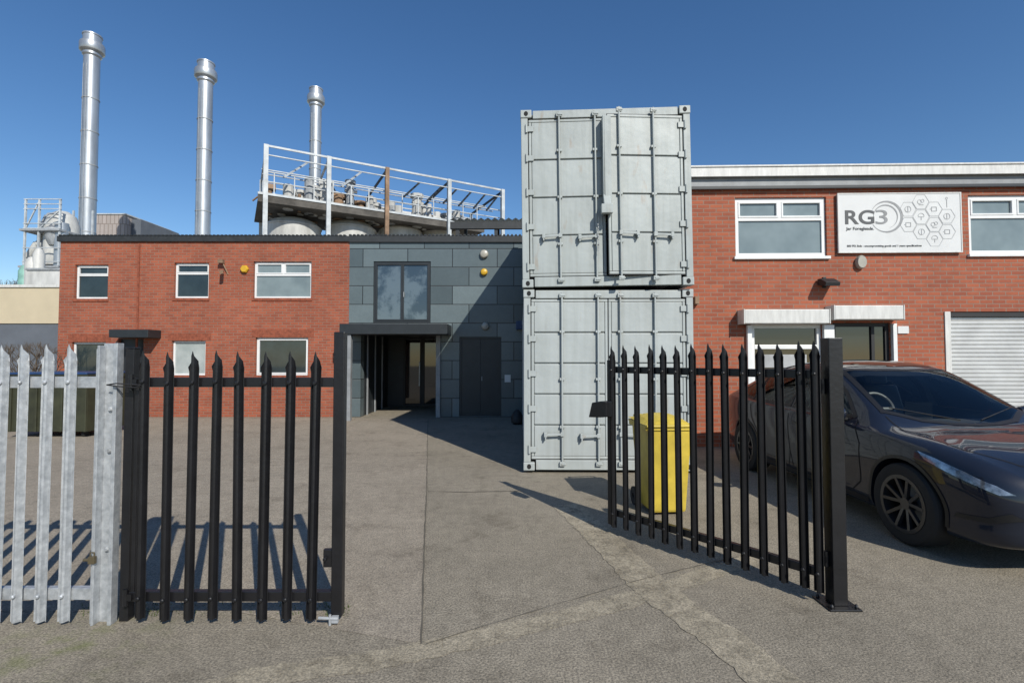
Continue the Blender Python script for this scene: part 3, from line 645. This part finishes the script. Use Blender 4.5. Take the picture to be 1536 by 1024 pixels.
for i in range(N_+1):
    for j in range(N_+1):
        u=-1+2*i/N_; v=-1+2*j/N_; z=.95+.08*(1-abs(u)**3)*(1-abs(v)**3)+.02*(v)
        vs.append((u*.30,v*.33,z))
for i in range(N_):
    for j in range(N_):
        a=i*(N_+1)+j; fs.append((a,a+1,a+N_+2,a+N_+1))
m.add(vs,fs); m.box(-.30,.30,-.335,.33,.925,.949); m.build('lid',M['yellow'],bn,bevel=.008)
MB().tube((-.2,.38,.98),(.2,.38,.98),.015).box(-.21,-.19,.3,.39,.96,.99).box(.19,.21,.3,.39,.96,.99).build('handle',M['yellow'],bn)
for sx in (-1,1): MB().annulus((sx*.25-.025,.24,.10),.03,.10,0,.05,20).build('wheel',M['tyre'],bn,smooth=True)
# ================= OLIVE WASTE CONTAINER ==============
ob=thing('waste_container','dark olive steel waste container with blue lid seen through the galvanised fence','waste bin',(P(15,600,10.2)[0],10.2,0))
zt2=P(70,562,10.2)[1]; w2=P(131,600,10.2)[0]-P(15,600,10.2)[0]
m=MB().box(0,w2,0,1.0,.12,zt2)
for x in (0,w2*.33,w2*.66,w2-.05): m.box(x,x+.05,-.03,0,.12,zt2)
m.box(-.03,w2+.03,-.05,1.05,zt2-.07,zt2); m.build('body',M['olive'],ob,bevel=.01)
MB().box(-.02,w2+.02,-.06,1.05,zt2+.002,zt2+.05).build('lid',M['blue'],ob,bevel=.02)
for x in (.15,w2-.15):
    for y in (.15,.85): MB().lathe((x-.025,y,.07),[(.07,0),(.07,.05)],14,'x').build('wheel',M['tyre'],ob)
# ================= CAR =================
st=[ # y, hw, zbot, belt, roofedge z, roof hw, top
(0.00,.50,.34,.60,.645,.38,.665),(0.05,.70,.26,.665,.71,.52,.735),(0.20,.85,.21,.755,.80,.63,.835),(0.45,.925,.19,.835,.88,.68,.910),
(0.80,.955,.19,.900,.935,.70,.962),(1.15,.962,.19,.940,.972,.71,1.005),(1.45,.96,.19,.965,1.13,.70,1.19),(1.80,.955,.19,.985,1.325,.655,1.39),
(2.10,.955,.19,1.0,1.47,.62,1.535),(2.50,.96,.19,1.01,1.545,.60,1.61),(3.0,.965,.19,1.02,1.53,.59,1.60),(3.5,.965,.19,1.035,1.46,.58,1.53),
(4.0,.945,.20,1.05,1.34,.575,1.40),(4.35,.90,.24,1.06,1.21,.57,1.26),(4.55,.85,.28,1.05,1.11,.57,1.15),(4.68,.77,.32,.98,1.0,.58,1.03),(4.75,.60,.38,.84,.87,.48,.90)]
def hermite(tab,y,c):
    n=len(tab)
    for i in range(n-1):
        if y<=tab[i+1][0]+1e-9: break
    x0,x1=tab[i][0],tab[i+1][0]; p0,p1=tab[i][c],tab[i+1][c]
    m0=(p1-tab[i-1][c])/(x1-tab[i-1][0]) if i>0 else (p1-p0)/(x1-x0)
    m1=(tab[i+2][c]-p0)/(tab[i+2][0]-x0) if i<n-2 else (p1-p0)/(x1-x0)
    h=x1-x0; t=(y-x0)/h
    return (2*t**3-3*t**2+1)*p0+(t**3-2*t**2+t)*h*m0+(-2*t**3+3*t**2)*p1+(t**3-t**2)*h*m1
def cr(P_,t):
    n=len(P_)-1; i=min(int(t*n),n-1); u=t*n-i
    a=P_[max(i-1,0)]; b=P_[i]; c=P_[i+1]; d=P_[min(i+2,n)]
    return tuple(.5*((2*b[k])+(-a[k]+c[k])*u+(2*a[k]-5*b[k]+4*c[k]-d[k])*u*u+(-a[k]+3*b[k]-3*c[k]+d[k])*u**3) for k in (0,1))
def ctrl(y):
    hw,zb,be,re_,rw_,tp=[hermite(st,y,c) for c in range(1,7)]
    zm=zb+(be-zb)*.36; zs=zb+(be-zb)*.70
    f=max(0,min(1,(re_-be)/.4)); g=1-f
    return [(0,zb),(hw*.6,zb),(hw*.90,zb+.01),(hw*.97,zb+.09),(hw*.975,zm),(hw*1.0,zs),(hw*(.985-.01*g),be-.035-.02*g),(hw*(.945-.015*g),be+.01-.006*g),
         ((hw*.945*.5+rw_*.5)+.02*f,(be+re_)/2+.015+.006*g),(rw_,re_+.006*g),(rw_*.62,re_+(tp-re_)*.78),(0,tp)]
def ringpts(y,n=44):
    pts=ctrl(y); return [cr(pts,k/n) for k in range(n+1)]
def loft(rings):
    vs=[];fs=[]; NR=len(rings[0][1])
    for y,full in rings: vs+=[(x,y,z) for x,z in full]
    for i in range(len(rings)-1):
        for k in range(NR): fs.append((i*NR+k,i*NR+(k+1)%NR,(i+1)*NR+(k+1)%NR,(i+1)*NR+k))
    fs.append(tuple(range(NR))); fs.append(tuple(range((len(rings)-1)*NR,len(rings)*NR))[::-1])
    return vs,fs
def mirror(h): return [(x,z) for x,z in h]+[(-x,z) for x,z in h[-2:0:-1]]
ys=[]; y=0
while y<4.74: ys.append(y); y+=.02 if y<.3 or y>4.5 else .05
ys.append(4.75)
# smooth the body along its length so the highlights run evenly
rr_=[ringpts(y) for y in ys]
for it in range(6):
    nn_=[list(r) for r in rr_]
    for i in range(1,len(ys)-1):
        ha=ys[i]-ys[i-1]; hb=ys[i+1]-ys[i]
        for k in range(len(rr_[0])):
            for_x=[(rr_[i-1][k][c]*hb+rr_[i+1][k][c]*ha)/(ha+hb) for c in (0,1)]
            nn_[i][k]=tuple(.5*rr_[i][k][c]+.5*for_x[c] for c in (0,1))
    rr_=nn_
WY=(.87,3.76)
car=thing('parked_car','dark glossy electric car parked in front of the right brick building beside the gate post','car',(4.42,3.56,0),R(0.6))
body=MB().add(*loft([(y,mirror(r)) for y,r in zip(ys,rr_)])).build('body',M['paint'],car)
bmx=bmesh.new(); bmx.from_mesh(body.data); bvh=BVHTree.FromBMesh(bmx); bmx.free()
WS=[(-.70,1.40),(-.45,1.22),(-.2,1.15),(0,1.13),(.2,1.15),(.45,1.22),(.70,1.40),(.60,2.12),(.3,2.04),(0,2.02),(-.3,2.04),(-.60,2.12)]
SWN=[[(1.56,1.035),(2.60,1.045),(2.60,1.49),(2.35,1.475),(2.10,1.40),(1.85,1.26)],
 [(2.66,1.045),(3.52,1.06),(3.52,1.40),(3.2,1.46),(2.9,1.49),(2.66,1.49)],
 [(3.57,1.06),(3.98,1.10),(4.03,1.16),(3.8,1.30),(3.57,1.385)]]
def shrink(poly,d):
    cx=sum(p[0] for p in poly)/len(poly); cy=sum(p[1] for p in poly)/len(poly)
    o=[]
    for a,b in poly:
        l=math.hypot(a-cx,b-cy); k=(l-d)/l; o.append((cx+(a-cx)*k,cy+(b-cy)*k))
    return o
def cutbody(mb):
    cut=mb.build('cut',M['dark'],None); cut.parent=car
    bo=body.modifiers.new('b','BOOLEAN'); bo.object=cut; bo.operation='DIFFERENCE'; bo.solver='EXACT'
    bpy.context.view_layer.update()
    me=bpy.data.meshes.new_from_object(body.evaluated_get(dg())); body.modifiers.clear(); body.data=me
    bpy.data.objects.remove(cut)
for wy in WY:
    for sx in (-1,1): cutbody(MB().tube((sx*.66,wy,.36),(sx*1.3,wy,.36),.395,40))
rings=[]
for y in (1.42,1.6,1.8,2.0,2.2,2.5,3.0,3.5,3.9,4.1):
    p=ctrl(y); be=hermite(st,y,3); T_=.05
    h=[(0,.55),(.70,.55),(.80,.75),(p[7][0]-.08,be-.02),(p[8][0]-T_,p[8][1]-.02),(p[9][0]-T_,p[9][1]-T_),(p[10][0]-.02,p[10][1]-T_),(0,p[11][1]-T_)]
    rings.append((y,mirror(h)))
cutbody(MB().add(*loft(rings)))
cutbody(MB().prism(shrink(WS,.035),.99,2.2,'xy'))
for sw in SWN:
    cutbody(MB().prism(shrink(sw,.02),.45,1.2,'yz')); cutbody(MB().prism(shrink(sw,.02),-1.2,-.45,'yz'))
me=body.data
me.materials.clear(); me.materials.append(M['paint'])
for p in me.polygons: p.use_smooth=True; p.material_index=0
me.set_sharp_from_angle(angle=R(36))
def panel(name,poly,mode,mt,parent,off=.004,cell=.05):
    bm=bmesh.new(); v=[bm.verts.new((a,b,0)) for a,b in poly]; bm.faces.new(v)
    for ax in (0,1):
        lo_=min(p[ax] for p in poly); hi=max(p[ax] for p in poly); n=int((hi-lo_)/cell)+1
        for k in range(1,n):
            co=[0,0,0]; co[ax]=lo_+(hi-lo_)*k/n; no=[0,0,0]; no[ax]=1
            bmesh.ops.bisect_plane(bm,geom=bm.verts[:]+bm.edges[:]+bm.faces[:],plane_co=co,plane_no=no)
    bad=[]
    for q in bm.verts:
        a,b,_=q.co
        if mode=='L': o_,d_=Vector((-3,a,b)),Vector((1,0,0))
        elif mode=='R': o_,d_=Vector((3,a,b)),Vector((-1,0,0))
        elif mode=='T': o_,d_=Vector((a,b,4)),Vector((0,0,-1))
        elif mode=='F': o_,d_=Vector((a,-3,b)),Vector((0,1,0))
        else: o_,d_=Vector((a,8,b)),Vector((0,-1,0))
        hit=bvh.ray_cast(o_,d_)
        if hit[0] is None: bad.append(q); continue
        nn=hit[1]; nn=nn if nn.dot(d_)<0 else -nn
        q.co=hit[0]+nn*off
    bmesh.ops.delete(bm,geom=bad,context='VERTS')
    bmesh.ops.triangulate(bm,faces=bm.faces[:]); bmesh.ops.recalc_face_normals(bm,faces=bm.faces[:])
    me=bpy.data.meshes.new(name); bm.to_mesh(me); bm.free()
    return mk(name,me,mt,parent,smooth=True)
def line(pts,w,side,mt=None,name='panel_gap',par=None,off=.003):
    for a,b in zip(pts[:-1],pts[1:]):
        a=Vector(a);b=Vector(b); n_=Vector((-(b-a).y,(b-a).x)).normalized()*w/2; e=(b-a).normalized()*w/2
        panel(name,[tuple(a-n_-e),tuple(b-n_+e),tuple(b+n_+e),tuple(a+n_-e)],side,mt or M['gap'],par or body,off,.06)
def loopline(poly,w,side,name,mt,off=.006): line(poly+[poly[0]],w,side,mt,name,car,off)
panel('windscreen',WS,'T',M['carglass'],car,.003)
loopline(WS,.045,'T','windscreen_seal',M['trim'],.005)
panel('roof_glass',[(-.56,2.20),(0,2.12),(.56,2.20),(.54,3.9),(-.54,3.9)],'T',M['roofglass'],car,.004,.1)
for sd in ('L','R'):
    for sw in SWN:
        panel('side_window',sw,sd,M['carglass'],car,.003); loopline(sw,.03,sd,'window_seal',M['trim'],.005)
    panel('headlight',[(.09,.635),(.16,.685),(.33,.750),(.55,.810),(.72,.845),(.64,.785),(.45,.725),(.25,.665),(.14,.622)],sd,M['lamp'],car,.006,.03)
    panel('sill_trim',[(1.30,.20),(3.32,.20),(3.32,.29),(1.30,.29)],sd,M['trim'],car,.006)
    line([(1.50,1.0),(1.38,.80),(1.40,.42),(1.52,.31),(2.55,.31),(2.62,.5),(2.62,1.0)],.010,sd)
    line([(2.62,.5),(2.64,.31),(3.30,.31),(3.36,.6),(3.52,.80),(3.58,1.02)],.010,sd)
    for yy in (2.32,3.22): panel('door_handle',[(yy,.835),(yy+.20,.84),(yy+.20,.87),(yy,.865)],sd,M['trim'],car,.008)
    sx=-1 if sd=='L' else 1
    mr=MB(); mr.lathe((0,0,0),[(.02,-.11),(.065,-.09),(.085,-.02),(.085,.05),(.07,.10),(.02,.11)],16,'x')
    mo=mr.build('mirror',M['paint'],car,smooth=True); mo.location=(sx*1.03,1.66,1.06); mo.scale=(1,.9,.95)
    MB().bar((-sx*.15,0,-.06),(-sx*.05,0,-.03),.06,.03).build('mirror_arm',M['trim'],mo)
    for wy in WY:
        vs_=[];fs_=[]
        for k in range(33):
            a=R(-12+204*k/32)
            for rr in (.385,.415):
                yy=wy+rr*math.cos(a); zz=.36+rr*math.sin(a); hit=bvh.ray_cast(Vector((sx*3,yy,zz)),Vector((-sx,0,0)))
                vs_.append(hit[0]+Vector((sx*.006,0,0)) if hit[0] else Vector((sx*.93,yy,zz)))
        for k in range(32): fs_.append((2*k,2*k+1,2*k+3,2*k+2))
        MB().add(vs_,fs_).build('arch_trim',M['trim'],car,smooth=True)
panel('bumper_intake',[(-.62,.27),(.62,.27),(.55,.40),(-.55,.40)],'F',M['trim'],car,.006)
panel('bumper_vent',[(.06,.46),(.20,.40),(.42,.385),(.40,.42),(.2,.44),(.10,.50)],'L',M['trim'],car,.006,.03)
for k in (-1,1): line([(k*.72,1.33),(k*.77,.95),(k*.73,.5),(k*.56,.22),(k*.3,.11),(0,.09)],.010,'T')
MB().prism([(1.38,.62),(1.38,.93),(1.55,.97),(1.86,.98),(1.92,.90),(1.92,.62)],-.76,.76,'yz').build('dashboard',M['cabin'],car,bevel=.02)
MB().box(-.15,.15,1.80,1.82,.97,1.16).build('screen',M['roofglass'],car)
for sx in (-1,1):
    s_=MB().box(sx*.36-.24,sx*.36+.24,2.15,2.65,.60,.78).prism([(2.60,.72),(2.72,.72),(2.92,1.28),(2.82,1.30)],sx*.36-.23,sx*.36+.23,'yz').build('seat',M['seat'],car,bevel=.03)
    MB().prism([(2.83,1.31),(2.92,1.31),(2.95,1.47),(2.87,1.47)],sx*.36-.12,sx*.36+.12,'yz').build('headrest',M['seat'],s_,bevel=.02)
MB().prism([(3.35,.70),(3.50,.70),(3.68,1.22),(3.55,1.24)],-.62,.62,'yz').build('rear_seat',M['seat'],car,bevel=.03)
m=MB(); cw=Vector((-.36,1.92,1.08)); rr=.18; q=[]
for k in range(25):
    a=2*math.pi*k/24; q.append(cw+Vector((rr*math.cos(a),.35*rr*math.sin(a),.93*rr*math.sin(a))))
m.path(q,.016,8); m.tube(cw+Vector((-rr,0,0)),cw+Vector((rr,0,0)),.018,8); m.tube(cw,cw+Vector((0,-.10,-.08)),.035,10); m.build('steering_wheel',M['wheelp'],car,smooth=True)
for k in (-1,1):
    o_=bvh.ray_cast(Vector((k*.1,1.2,4)),Vector((0,0,-1)))[0]; p_=bvh.ray_cast(Vector((k*.62,1.42,4)),Vector((0,0,-1)))[0]
    MB().tube(o_+Vector((0,0,.012)),p_+Vector((0,0,.010)),.005,6).build('wiper',M['trim'],car)
def wheel(x,y,sx):
    w=MB(); z=.352; rt=.352
    vs=[];fs=[]; prof=[(.232,-.11),(.30,-.125),(.335,-.118),(rt,-.095),(rt,.095),(.335,.118),(.30,.125),(.232,.11)]; n=48; mm=len(prof)
    for k in range(n):
        t=2*math.pi*k/n
        for (r,xx) in prof: vs.append((x+xx,y+r*math.cos(t),z+r*math.sin(t)))
    for k in range(n):
        q2=(k+1)%n
        for j in range(mm): fs.append((k*mm+j,q2*mm+j,q2*mm+(j+1)%mm,k*mm+(j+1)%mm))
    t=w.add(vs,fs).build('wheel',M['tyre'],car,smooth=True)
    q=MB(); q.annulus((x,y,z),.218,.250,min(-.1*sx,.120*sx),max(-.1*sx,.120*sx))
    for k in range(5):
        for dlt in (-10,10):
            a=R(90+72*k+dlt*.8); b=R(90+72*k+dlt*1.7); c_=(x+sx*.078,y+.05*math.cos(a),z+.05*math.sin(a)); e=(x+sx*.108,y+.226*math.cos(b),z+.226*math.sin(b))
            q.bar(c_,e,.028,.030,(1,0,0))
    q.tube((x+sx*.03,y,z),(x+sx*.095,y,z),.062,20,.05)
    q.build('rim',M['rim'],t,smooth=True)
    MB().tube((x-sx*.03,y,z),(x-sx*.008,y,z),.155,32).build('brake_disc',M['grey'],t)
    MB().tube((x-sx*.09,y,z),(x-sx*.07,y,z),.225,32).build('hub_backing',M['dark'],t)
for wy in WY:
    for sx in (-1,1): wheel(sx*.835,wy,sx)
# ================= FACTORY BEHIND =================
def chimney(px,Y,ytop,w,label):
    x=P(px,300,Y)[0]; zt=P(px,ytop,Y)[1]; r=w/2*Y/FPX
    t=thing('chimney',label,'chimney',(x,Y,0),0,'steel chimneys behind the brick building')
    MB().lathe((0,0,0),[(r*1.05,0),(r*1.0,zt*.5),(r*.97,zt-2.0)],28).build('shaft',M['chim'],t,smooth=True)
    MB().lathe((0,0,zt),[(r*.97,-2.1),(r*1.15,-1.95),(r*1.15,-1.75),(r*1.45,-1.6),(r*1.5,-1.55),(r*1.5,-.95),(r*1.42,-.8),(r*1.12,-.72),(r*1.12,-.15),(r*1.2,-.12),(r*1.2,0),(r*1.0,.02)],28).build('cowl',M['chim'],t,smooth=True)
    z=10
    while z<zt-3:
        MB().lathe((0,0,z),[(r*1.0,-.05),(r*1.05,-.04),(r*1.05,.04),(r*1.0,.05)],28).build('band',M['galvd'],t,smooth=True); z+=3.1
    for sx in (-.16,.16): MB().tube((sx,-r*1.05-.06,8),(sx,-r*1.02-.06,zt-3),.02,5).build('ladder_rail',M['galvd'],t)
chimney(132,45,54,21,'tall round steel chimney with cowl, leftmost and tallest looking of the three')
chimney(305,49,95,20.5,'tall round steel chimney with cowl, middle one of the three')
chimney(472,54,134,17,'round steel chimney with cowl rising behind the steel gantry')
A=Vector((P(397,300,30)[0],30,0)); B=Vector((P(748,300,38)[0],38,0)); Dv=(B-A).normalized(); Nv=Vector((-Dv.y,Dv.x,0)); LG=(B-A).length
ang=math.atan2(Dv.y,Dv.x)
FG=Facade(A,ang)
gt=thing('steel_gantry','long pale steel gantry with railings and walkway rising behind the building roofs','gantry',A,ang)
ztp=FG.at(397,225)[1]; zd1=FG.at(397,289)[1]; zd0=FG.at(397,309)[1]; DP=5
pos=[FG.at(px,300)[0] for px in (397,490,576,668,747)]
for i,u in enumerate(pos):
    MB().box(u-.13,u+.13,-.88,-.62,zd0-7,ztp+.05).build('post',M['rust'] if i==2 else M['steel'],gt)
    MB().box(u-.10,u+.10,DP-.10,DP+.10,zd0-7,ztp-.3).build('post',M['steel'],gt)
    MB().bar((u,-.62,ztp-.1),(u,DP,ztp-.4),.12,.14).build('cross_beam',M['roofd'] if i>1 else M['steel'],gt)
for (z,y,h,nm,mt_) in ((ztp,-.75,.12,'beam','steel'),(ztp-.35,DP,.10,'beam','steel'),(zd1+1.25,-.2,.06,'railing','steel'),(zd1+.65,-.2,.05,'railing','steel'),(zd1+1.9,DP,.08,'railing','steel'),(zd1+.9,DP,.08,'railing','steel'),(zd1+2.3,2.5,.06,'railing','steel'),(ztp-.55,-.75,.06,'railing','steel'),(ztp-1.1,1.2,.06,'railing','galvd')):
    MB().box(-.1,LG+.1,y-.04,y+.04,z-h/2,z+h/2).build(nm,M[mt_],gt)
MB().box(-.4,LG-1.5,-.5,DP,zd0+.15,zd0+.25).build('deck',M['concd'],gt)
MB().box(-.4,LG-1.5,-.55,-.42,zd0+.10,zd1-.2).build('deck_fascia',M['concd'],gt)
MB().box(-.4,LG-1.5,-.60,-.551,zd1-.30,zd1-.16).build('deck_edge',M['steel'],gt)
for u in (pos[0]+1.0,pos[1]+.8,pos[2]+1.2,pos[3]-1.6,pos[3]-.4,pos[3]+.8,pos[3]+2.0,pos[4]-1.3): MB().bar((u,-.6,ztp-1.7),(u+1.5,.5,ztp-.1),.10,.10).build('brace',M['roofd'] if u>pos[2] else M['steel'],gt)
u=.5
while u<LG-1.5:
    MB().box(u-.03,u+.03,-.23,-.17,zd1-.1,zd1+1.25).build('railing_post',M['steel'],gt); u+=1.15
random.seed(3)
pw_=thing('pipework','tangle of white pipes, valves and vessels standing on the gantry deck','pipes',A,ang)
for k in range(7):
    z=zd1-.15+.22*k; y=.7+.5*k; MB().tube((.4+k*.3,y,z),(LG-2-k*.3,y,z),.11+.04*(k%2),8).build('pipe',M['tank'],pw_,smooth=True)
for k in range(60):
    u=.5+k*(LG-2.3)/60+random.uniform(-.2,.2); y=random.uniform(.4,3.8); r=random.uniform(.06,.36); h=random.uniform(.1,1.7); kind=random.random()
    m=MB().tube((u,y,zd0+.1),(u,y,zd1+h),r,10)
    if kind<.4: m.tube((u-.35,y,zd1+h*.7),(u+.45,y,zd1+h*.7),r*.5,8); m.tube((u,y,zd1+h),(u,y,zd1+h+.2),r*1.4,10)
    elif kind<.7: m.box(u-r,u+r*2,y-.2,y+.2,zd1+h-.2,zd1+h+.2)
    m.tube((u,y,zd1+h),(u+random.uniform(-1.1,1.1),y+1,zd1+h*.3),max(.05,r*.35),6)
    m.build('valve',M['tank'] if k%3 else (M['galvd'] if k%2 else M['rust']),pw_,smooth=True)
TN=['behind the leftmost bay of the gantry','second from the left behind the gantry','third from the left behind the gantry','rightmost behind the gantry']
for i,(px,w) in enumerate(((441,78),(527,72),(601,62),(660,55))):
    u=FG.at(px,300)[0]; p=A+Dv*u+Nv*2.4; Y=p.y; r=w/2*Y/FPX; p.x=P(px,300,Y)[0]; zt_k=P(px,327+i*4,Y)[1]
    t=thing('storage_tank','off white round storage tank with domed top, '+TN[i],'tank',(p.x,p.y,0))
    MB().lathe((0,0,0),[(r,0),(r,zt_k-.75),(r*1.03,zt_k-.74),(r*1.03,zt_k-.66)],32).build('shell',M['tank'],t,smooth=True)
    MB().lathe((0,0,zt_k-.66),[(r*1.0,0),(r*.85,.28),(r*.6,.48),(r*.3,.6),(.05,.66)],32).build('dome',M['tank'],t,smooth=True)
    MB().tube((0,0,zt_k-.1),(0,0,zt_k+.5),.14,10).build('vent',M['tank'],t,smooth=True)
YT=40
def T(px,py): return P(px,py,YT)
tx=T(85,400)[0]
pt=thing('filter_plant','grey and white filter plant with vessels, ducts and railed platforms left of the first chimney','plant',(tx,YT,0))
def L_(px): return T(px,400)[0]-tx
def Z_(py): return T(85,py)[1]
MB().lathe((L_(92),0,0),[(1.15,Z_(400)),(1.15,Z_(340)),(.9,Z_(325)),(.4,Z_(318))],24).build('vessel',M['tank'],pt,smooth=True)
MB().lathe((L_(74),.5,0),[(.75,0),(.75,Z_(355)),(.4,Z_(345))],20).build('vessel',M['chim'],pt,smooth=True)
MB().lathe((L_(108),-1,0),[(.45,0),(.45,Z_(340))],14).build('duct',M['chim'],pt,smooth=True)
MB().path([(L_(62),0,Z_(425)),(L_(62),0,Z_(345)),(L_(72),0,Z_(325)),(L_(95),0,Z_(325))],.32,12).build('duct',M['galvd'],pt,smooth=True)
MB().path([(L_(50),-.6,Z_(432)),(L_(52),-.6,Z_(390)),(L_(66),-.6,Z_(368)),(L_(80),-.6,Z_(372))],.28,12).build('duct',M['tank'],pt,smooth=True)
MB().lathe((L_(98),-.8,0),[(.5,Z_(372)),(.75,Z_(360)),(.75,Z_(348)),(.3,Z_(342))],18).build('vessel',M['galvd'],pt,smooth=True)
m=MB()
for x in (L_(64),L_(84),L_(114)):
    m.box(x-.06,x+.06,-1.6,-1.48,0,Z_(308)); m.box(x-.06,x+.06,1.4,1.52,0,Z_(308))
for py in (308,315,322,350,343,378,405,398): m.box(L_(62),L_(116),-1.62,-1.54,Z_(py)-.03,Z_(py)+.03)
m.bar((L_(64),-1.5,Z_(350)),(L_(84),-1.5,Z_(308)),.08,.08); m.bar((L_(84),-1.5,Z_(350)),(L_(114),-1.5,Z_(322)),.08,.08)
m.build('frame',M['steel'],pt)
for py in (352,405): MB().box(L_(58),L_(116),-1.7,1.6,Z_(py)-.1,Z_(py)+.06).build('platform',M['galvd'],pt)
for px,r,yt,mm in ((39,.42,397,'green'),(49,.45,385,'tank'),(58,.35,372,'tank')):
    x,_=P(px,400,36); zt_k=P(px,yt,36)[1]
    t=MB().lathe((0,0,0),[(r,0),(r,zt_k-.5),(r*.6,zt_k-.1),(r*.2,zt_k)],18).build('silo',M[mm],None,smooth=True,loc=(x,36,0))
    tag(t,{39:'slim pale green silo above the beige warehouse',49:'off white silo right beside the pale green one',58:'thinnest off white pipe silo left of the filter plant'}[px],'silo')
x0_,_=P(137,340,60); x1_,_=P(202,340,60); z_=P(160,322,60)[1]
t=thing('plant_building','boxy pale brown profiled metal building just right of the leftmost chimney','building',((x0_+x1_)/2,60,0))
w=(x1_-x0_)/2
MB().box(-w,w*.55,0,8,0,z_).build('wall',M['pink'],t); MB().box(w*.55,w,1,8,0,z_-.3).build('wall',M['slate'],t); MB().box(-w-.1,w*.6,-.1,8,z_,z_+.15).build('roof',M['steel'],t)
x0_,_=P(40,410,33); x1_,_=P(100,410,33); z_=P(70,405,33)[1]
t=thing('tank_house','low pale block below the filter plant above the beige warehouse roof','building',((x0_+x1_)/2,33,0)); w=(x1_-x0_)/2
MB().box(-w,w,0,4,0,z_).build('wall',M['tank'],t); MB().box(-w-.1,w+.1,-.1,4.1,z_,z_+.12).build('roof',M['galvd'],t)
YW=22; x1_,_=P(92,450,YW); zt_k=P(40,431,YW)[1]; zm_=P(40,485,YW)[1]
t=thing('warehouse','low beige topped warehouse with slate grey lower wall at the left edge','building',(x1_-7,YW,0))
MB().box(-7,9,0,10,zm_,zt_k).build('upper_wall',M['beige'],t); MB().box(-7,9,.05,10,0,zm_-.002).build('lower_wall',M['slate'],t); MB().box(-7.05,9.05,-.06,10,zt_k,zt_k+.12).build('roof',M['whited'],t)
def twigs(name,loc,h,n,label,cat,seed):
    random.seed(seed); t=thing(name,label,cat,loc); m=MB()
    def br_(p,d,l,r,dep):
        q=p+d*l; m.tube(p,q,r,4,r*.6,False)
        if dep==0: return
        for k in range(3):
            nd=(d+Vector((random.uniform(-.7,.7),random.uniform(-.7,.7),random.uniform(-.2,.5)))).normalized(); br_(q,nd,l*.68,r*.6,dep-1)
    for k in range(n): br_(Vector((random.uniform(-.3,.3)*n*.3,random.uniform(-.2,.2),0)),Vector((random.uniform(-.3,.3),random.uniform(-.3,.3),1)).normalized(),h*.36,h*.012,4)
    m.build('branches',M['bark'],t); return t
x_,_=P(55,560,13.4); twigs('bare_shrub',(x_,13.2,0),2.2,5,'bare twiggy shrub in front of the grey warehouse wall behind the waste container','shrub',5)
for i,(px,Y,h) in enumerate(((8,44,9.6),(25,48,9.6))):
    x_,_=P(px,420,Y); twigs('bare_tree',(x_,Y,0),h,2,['bare winter tree at the extreme left edge beyond the beige warehouse','bare winter tree between the left edge tree and the pale green silo'][i],'tree',11+i)
random.seed(9); m=MB()
for k in range(420):
    px=random.choice((random.uniform(120,215),random.uniform(180,235),random.uniform(485,525),random.uniform(215,485))); py=random.uniform(905,925); x,y=G(px,py); a=random.uniform(0,6.28); h=random.uniform(.008,.03); w=.003
    m.add([(x-w*math.cos(a),y-w*math.sin(a),.003),(x+w*math.cos(a),y+w*math.sin(a),.003),(x+random.uniform(-.015,.015),y+random.uniform(-.015,.015),h)],[(0,1,2)])
o=m.build('grass',M['leaf']); tag(o,'sparse weeds along the foot of the left gate','grass',kind='stuff')
# ================= LIGHT, SKY, CAMERA =================
AZ,EL=R(29),R(37)
w=bpy.data.worlds.new('World'); S.world=w; w.use_nodes=True; nt=w.node_tree; bg=nt.nodes['Background']
sk=nt.nodes.new('ShaderNodeTexSky'); sk.sky_type='NISHITA'; sk.sun_disc=False; sk.sun_elevation=EL; sk.sun_rotation=math.pi-AZ
sk.air_density=1.0; sk.dust_density=.15; sk.ozone_density=3.0
hs=nt.nodes.new('ShaderNodeHueSaturation'); hs.inputs['Hue'].default_value=.503; hs.inputs['Saturation'].default_value=1.2; hs.inputs['Value'].default_value=1.0
nt.links.new(sk.outputs[0],hs.inputs['Color']); nt.links.new(hs.outputs[0],bg.inputs['Color']); bg.inputs['Strength'].default_value=.12
sl=bpy.data.lights.new('sun','SUN'); sl.energy=4.9; sl.angle=R(.5); sl.color=(1,.95,.85)
so=bpy.data.objects.new('sun',sl); C.objects.link(so); so.location=(8,-10,12)
d=Vector((-math.sin(AZ)*math.cos(EL),math.cos(AZ)*math.cos(EL),-math.sin(EL))); so.rotation_euler=d.to_track_quat('-Z','Y').to_euler()
cd=bpy.data.cameras.new('camera'); cd.sensor_width=36; cd.lens=36*FPX/1536; cd.clip_end=2000; cd.clip_start=.05
co=bpy.data.objects.new('camera',cd); C.objects.link(co); co.location=(0,0,H); co.rotation_euler=(R(90)+PT,0,0)
S.camera=co
S.view_settings.view_transform='Standard'; S.view_settings.look='None'; S.view_settings.exposure=0
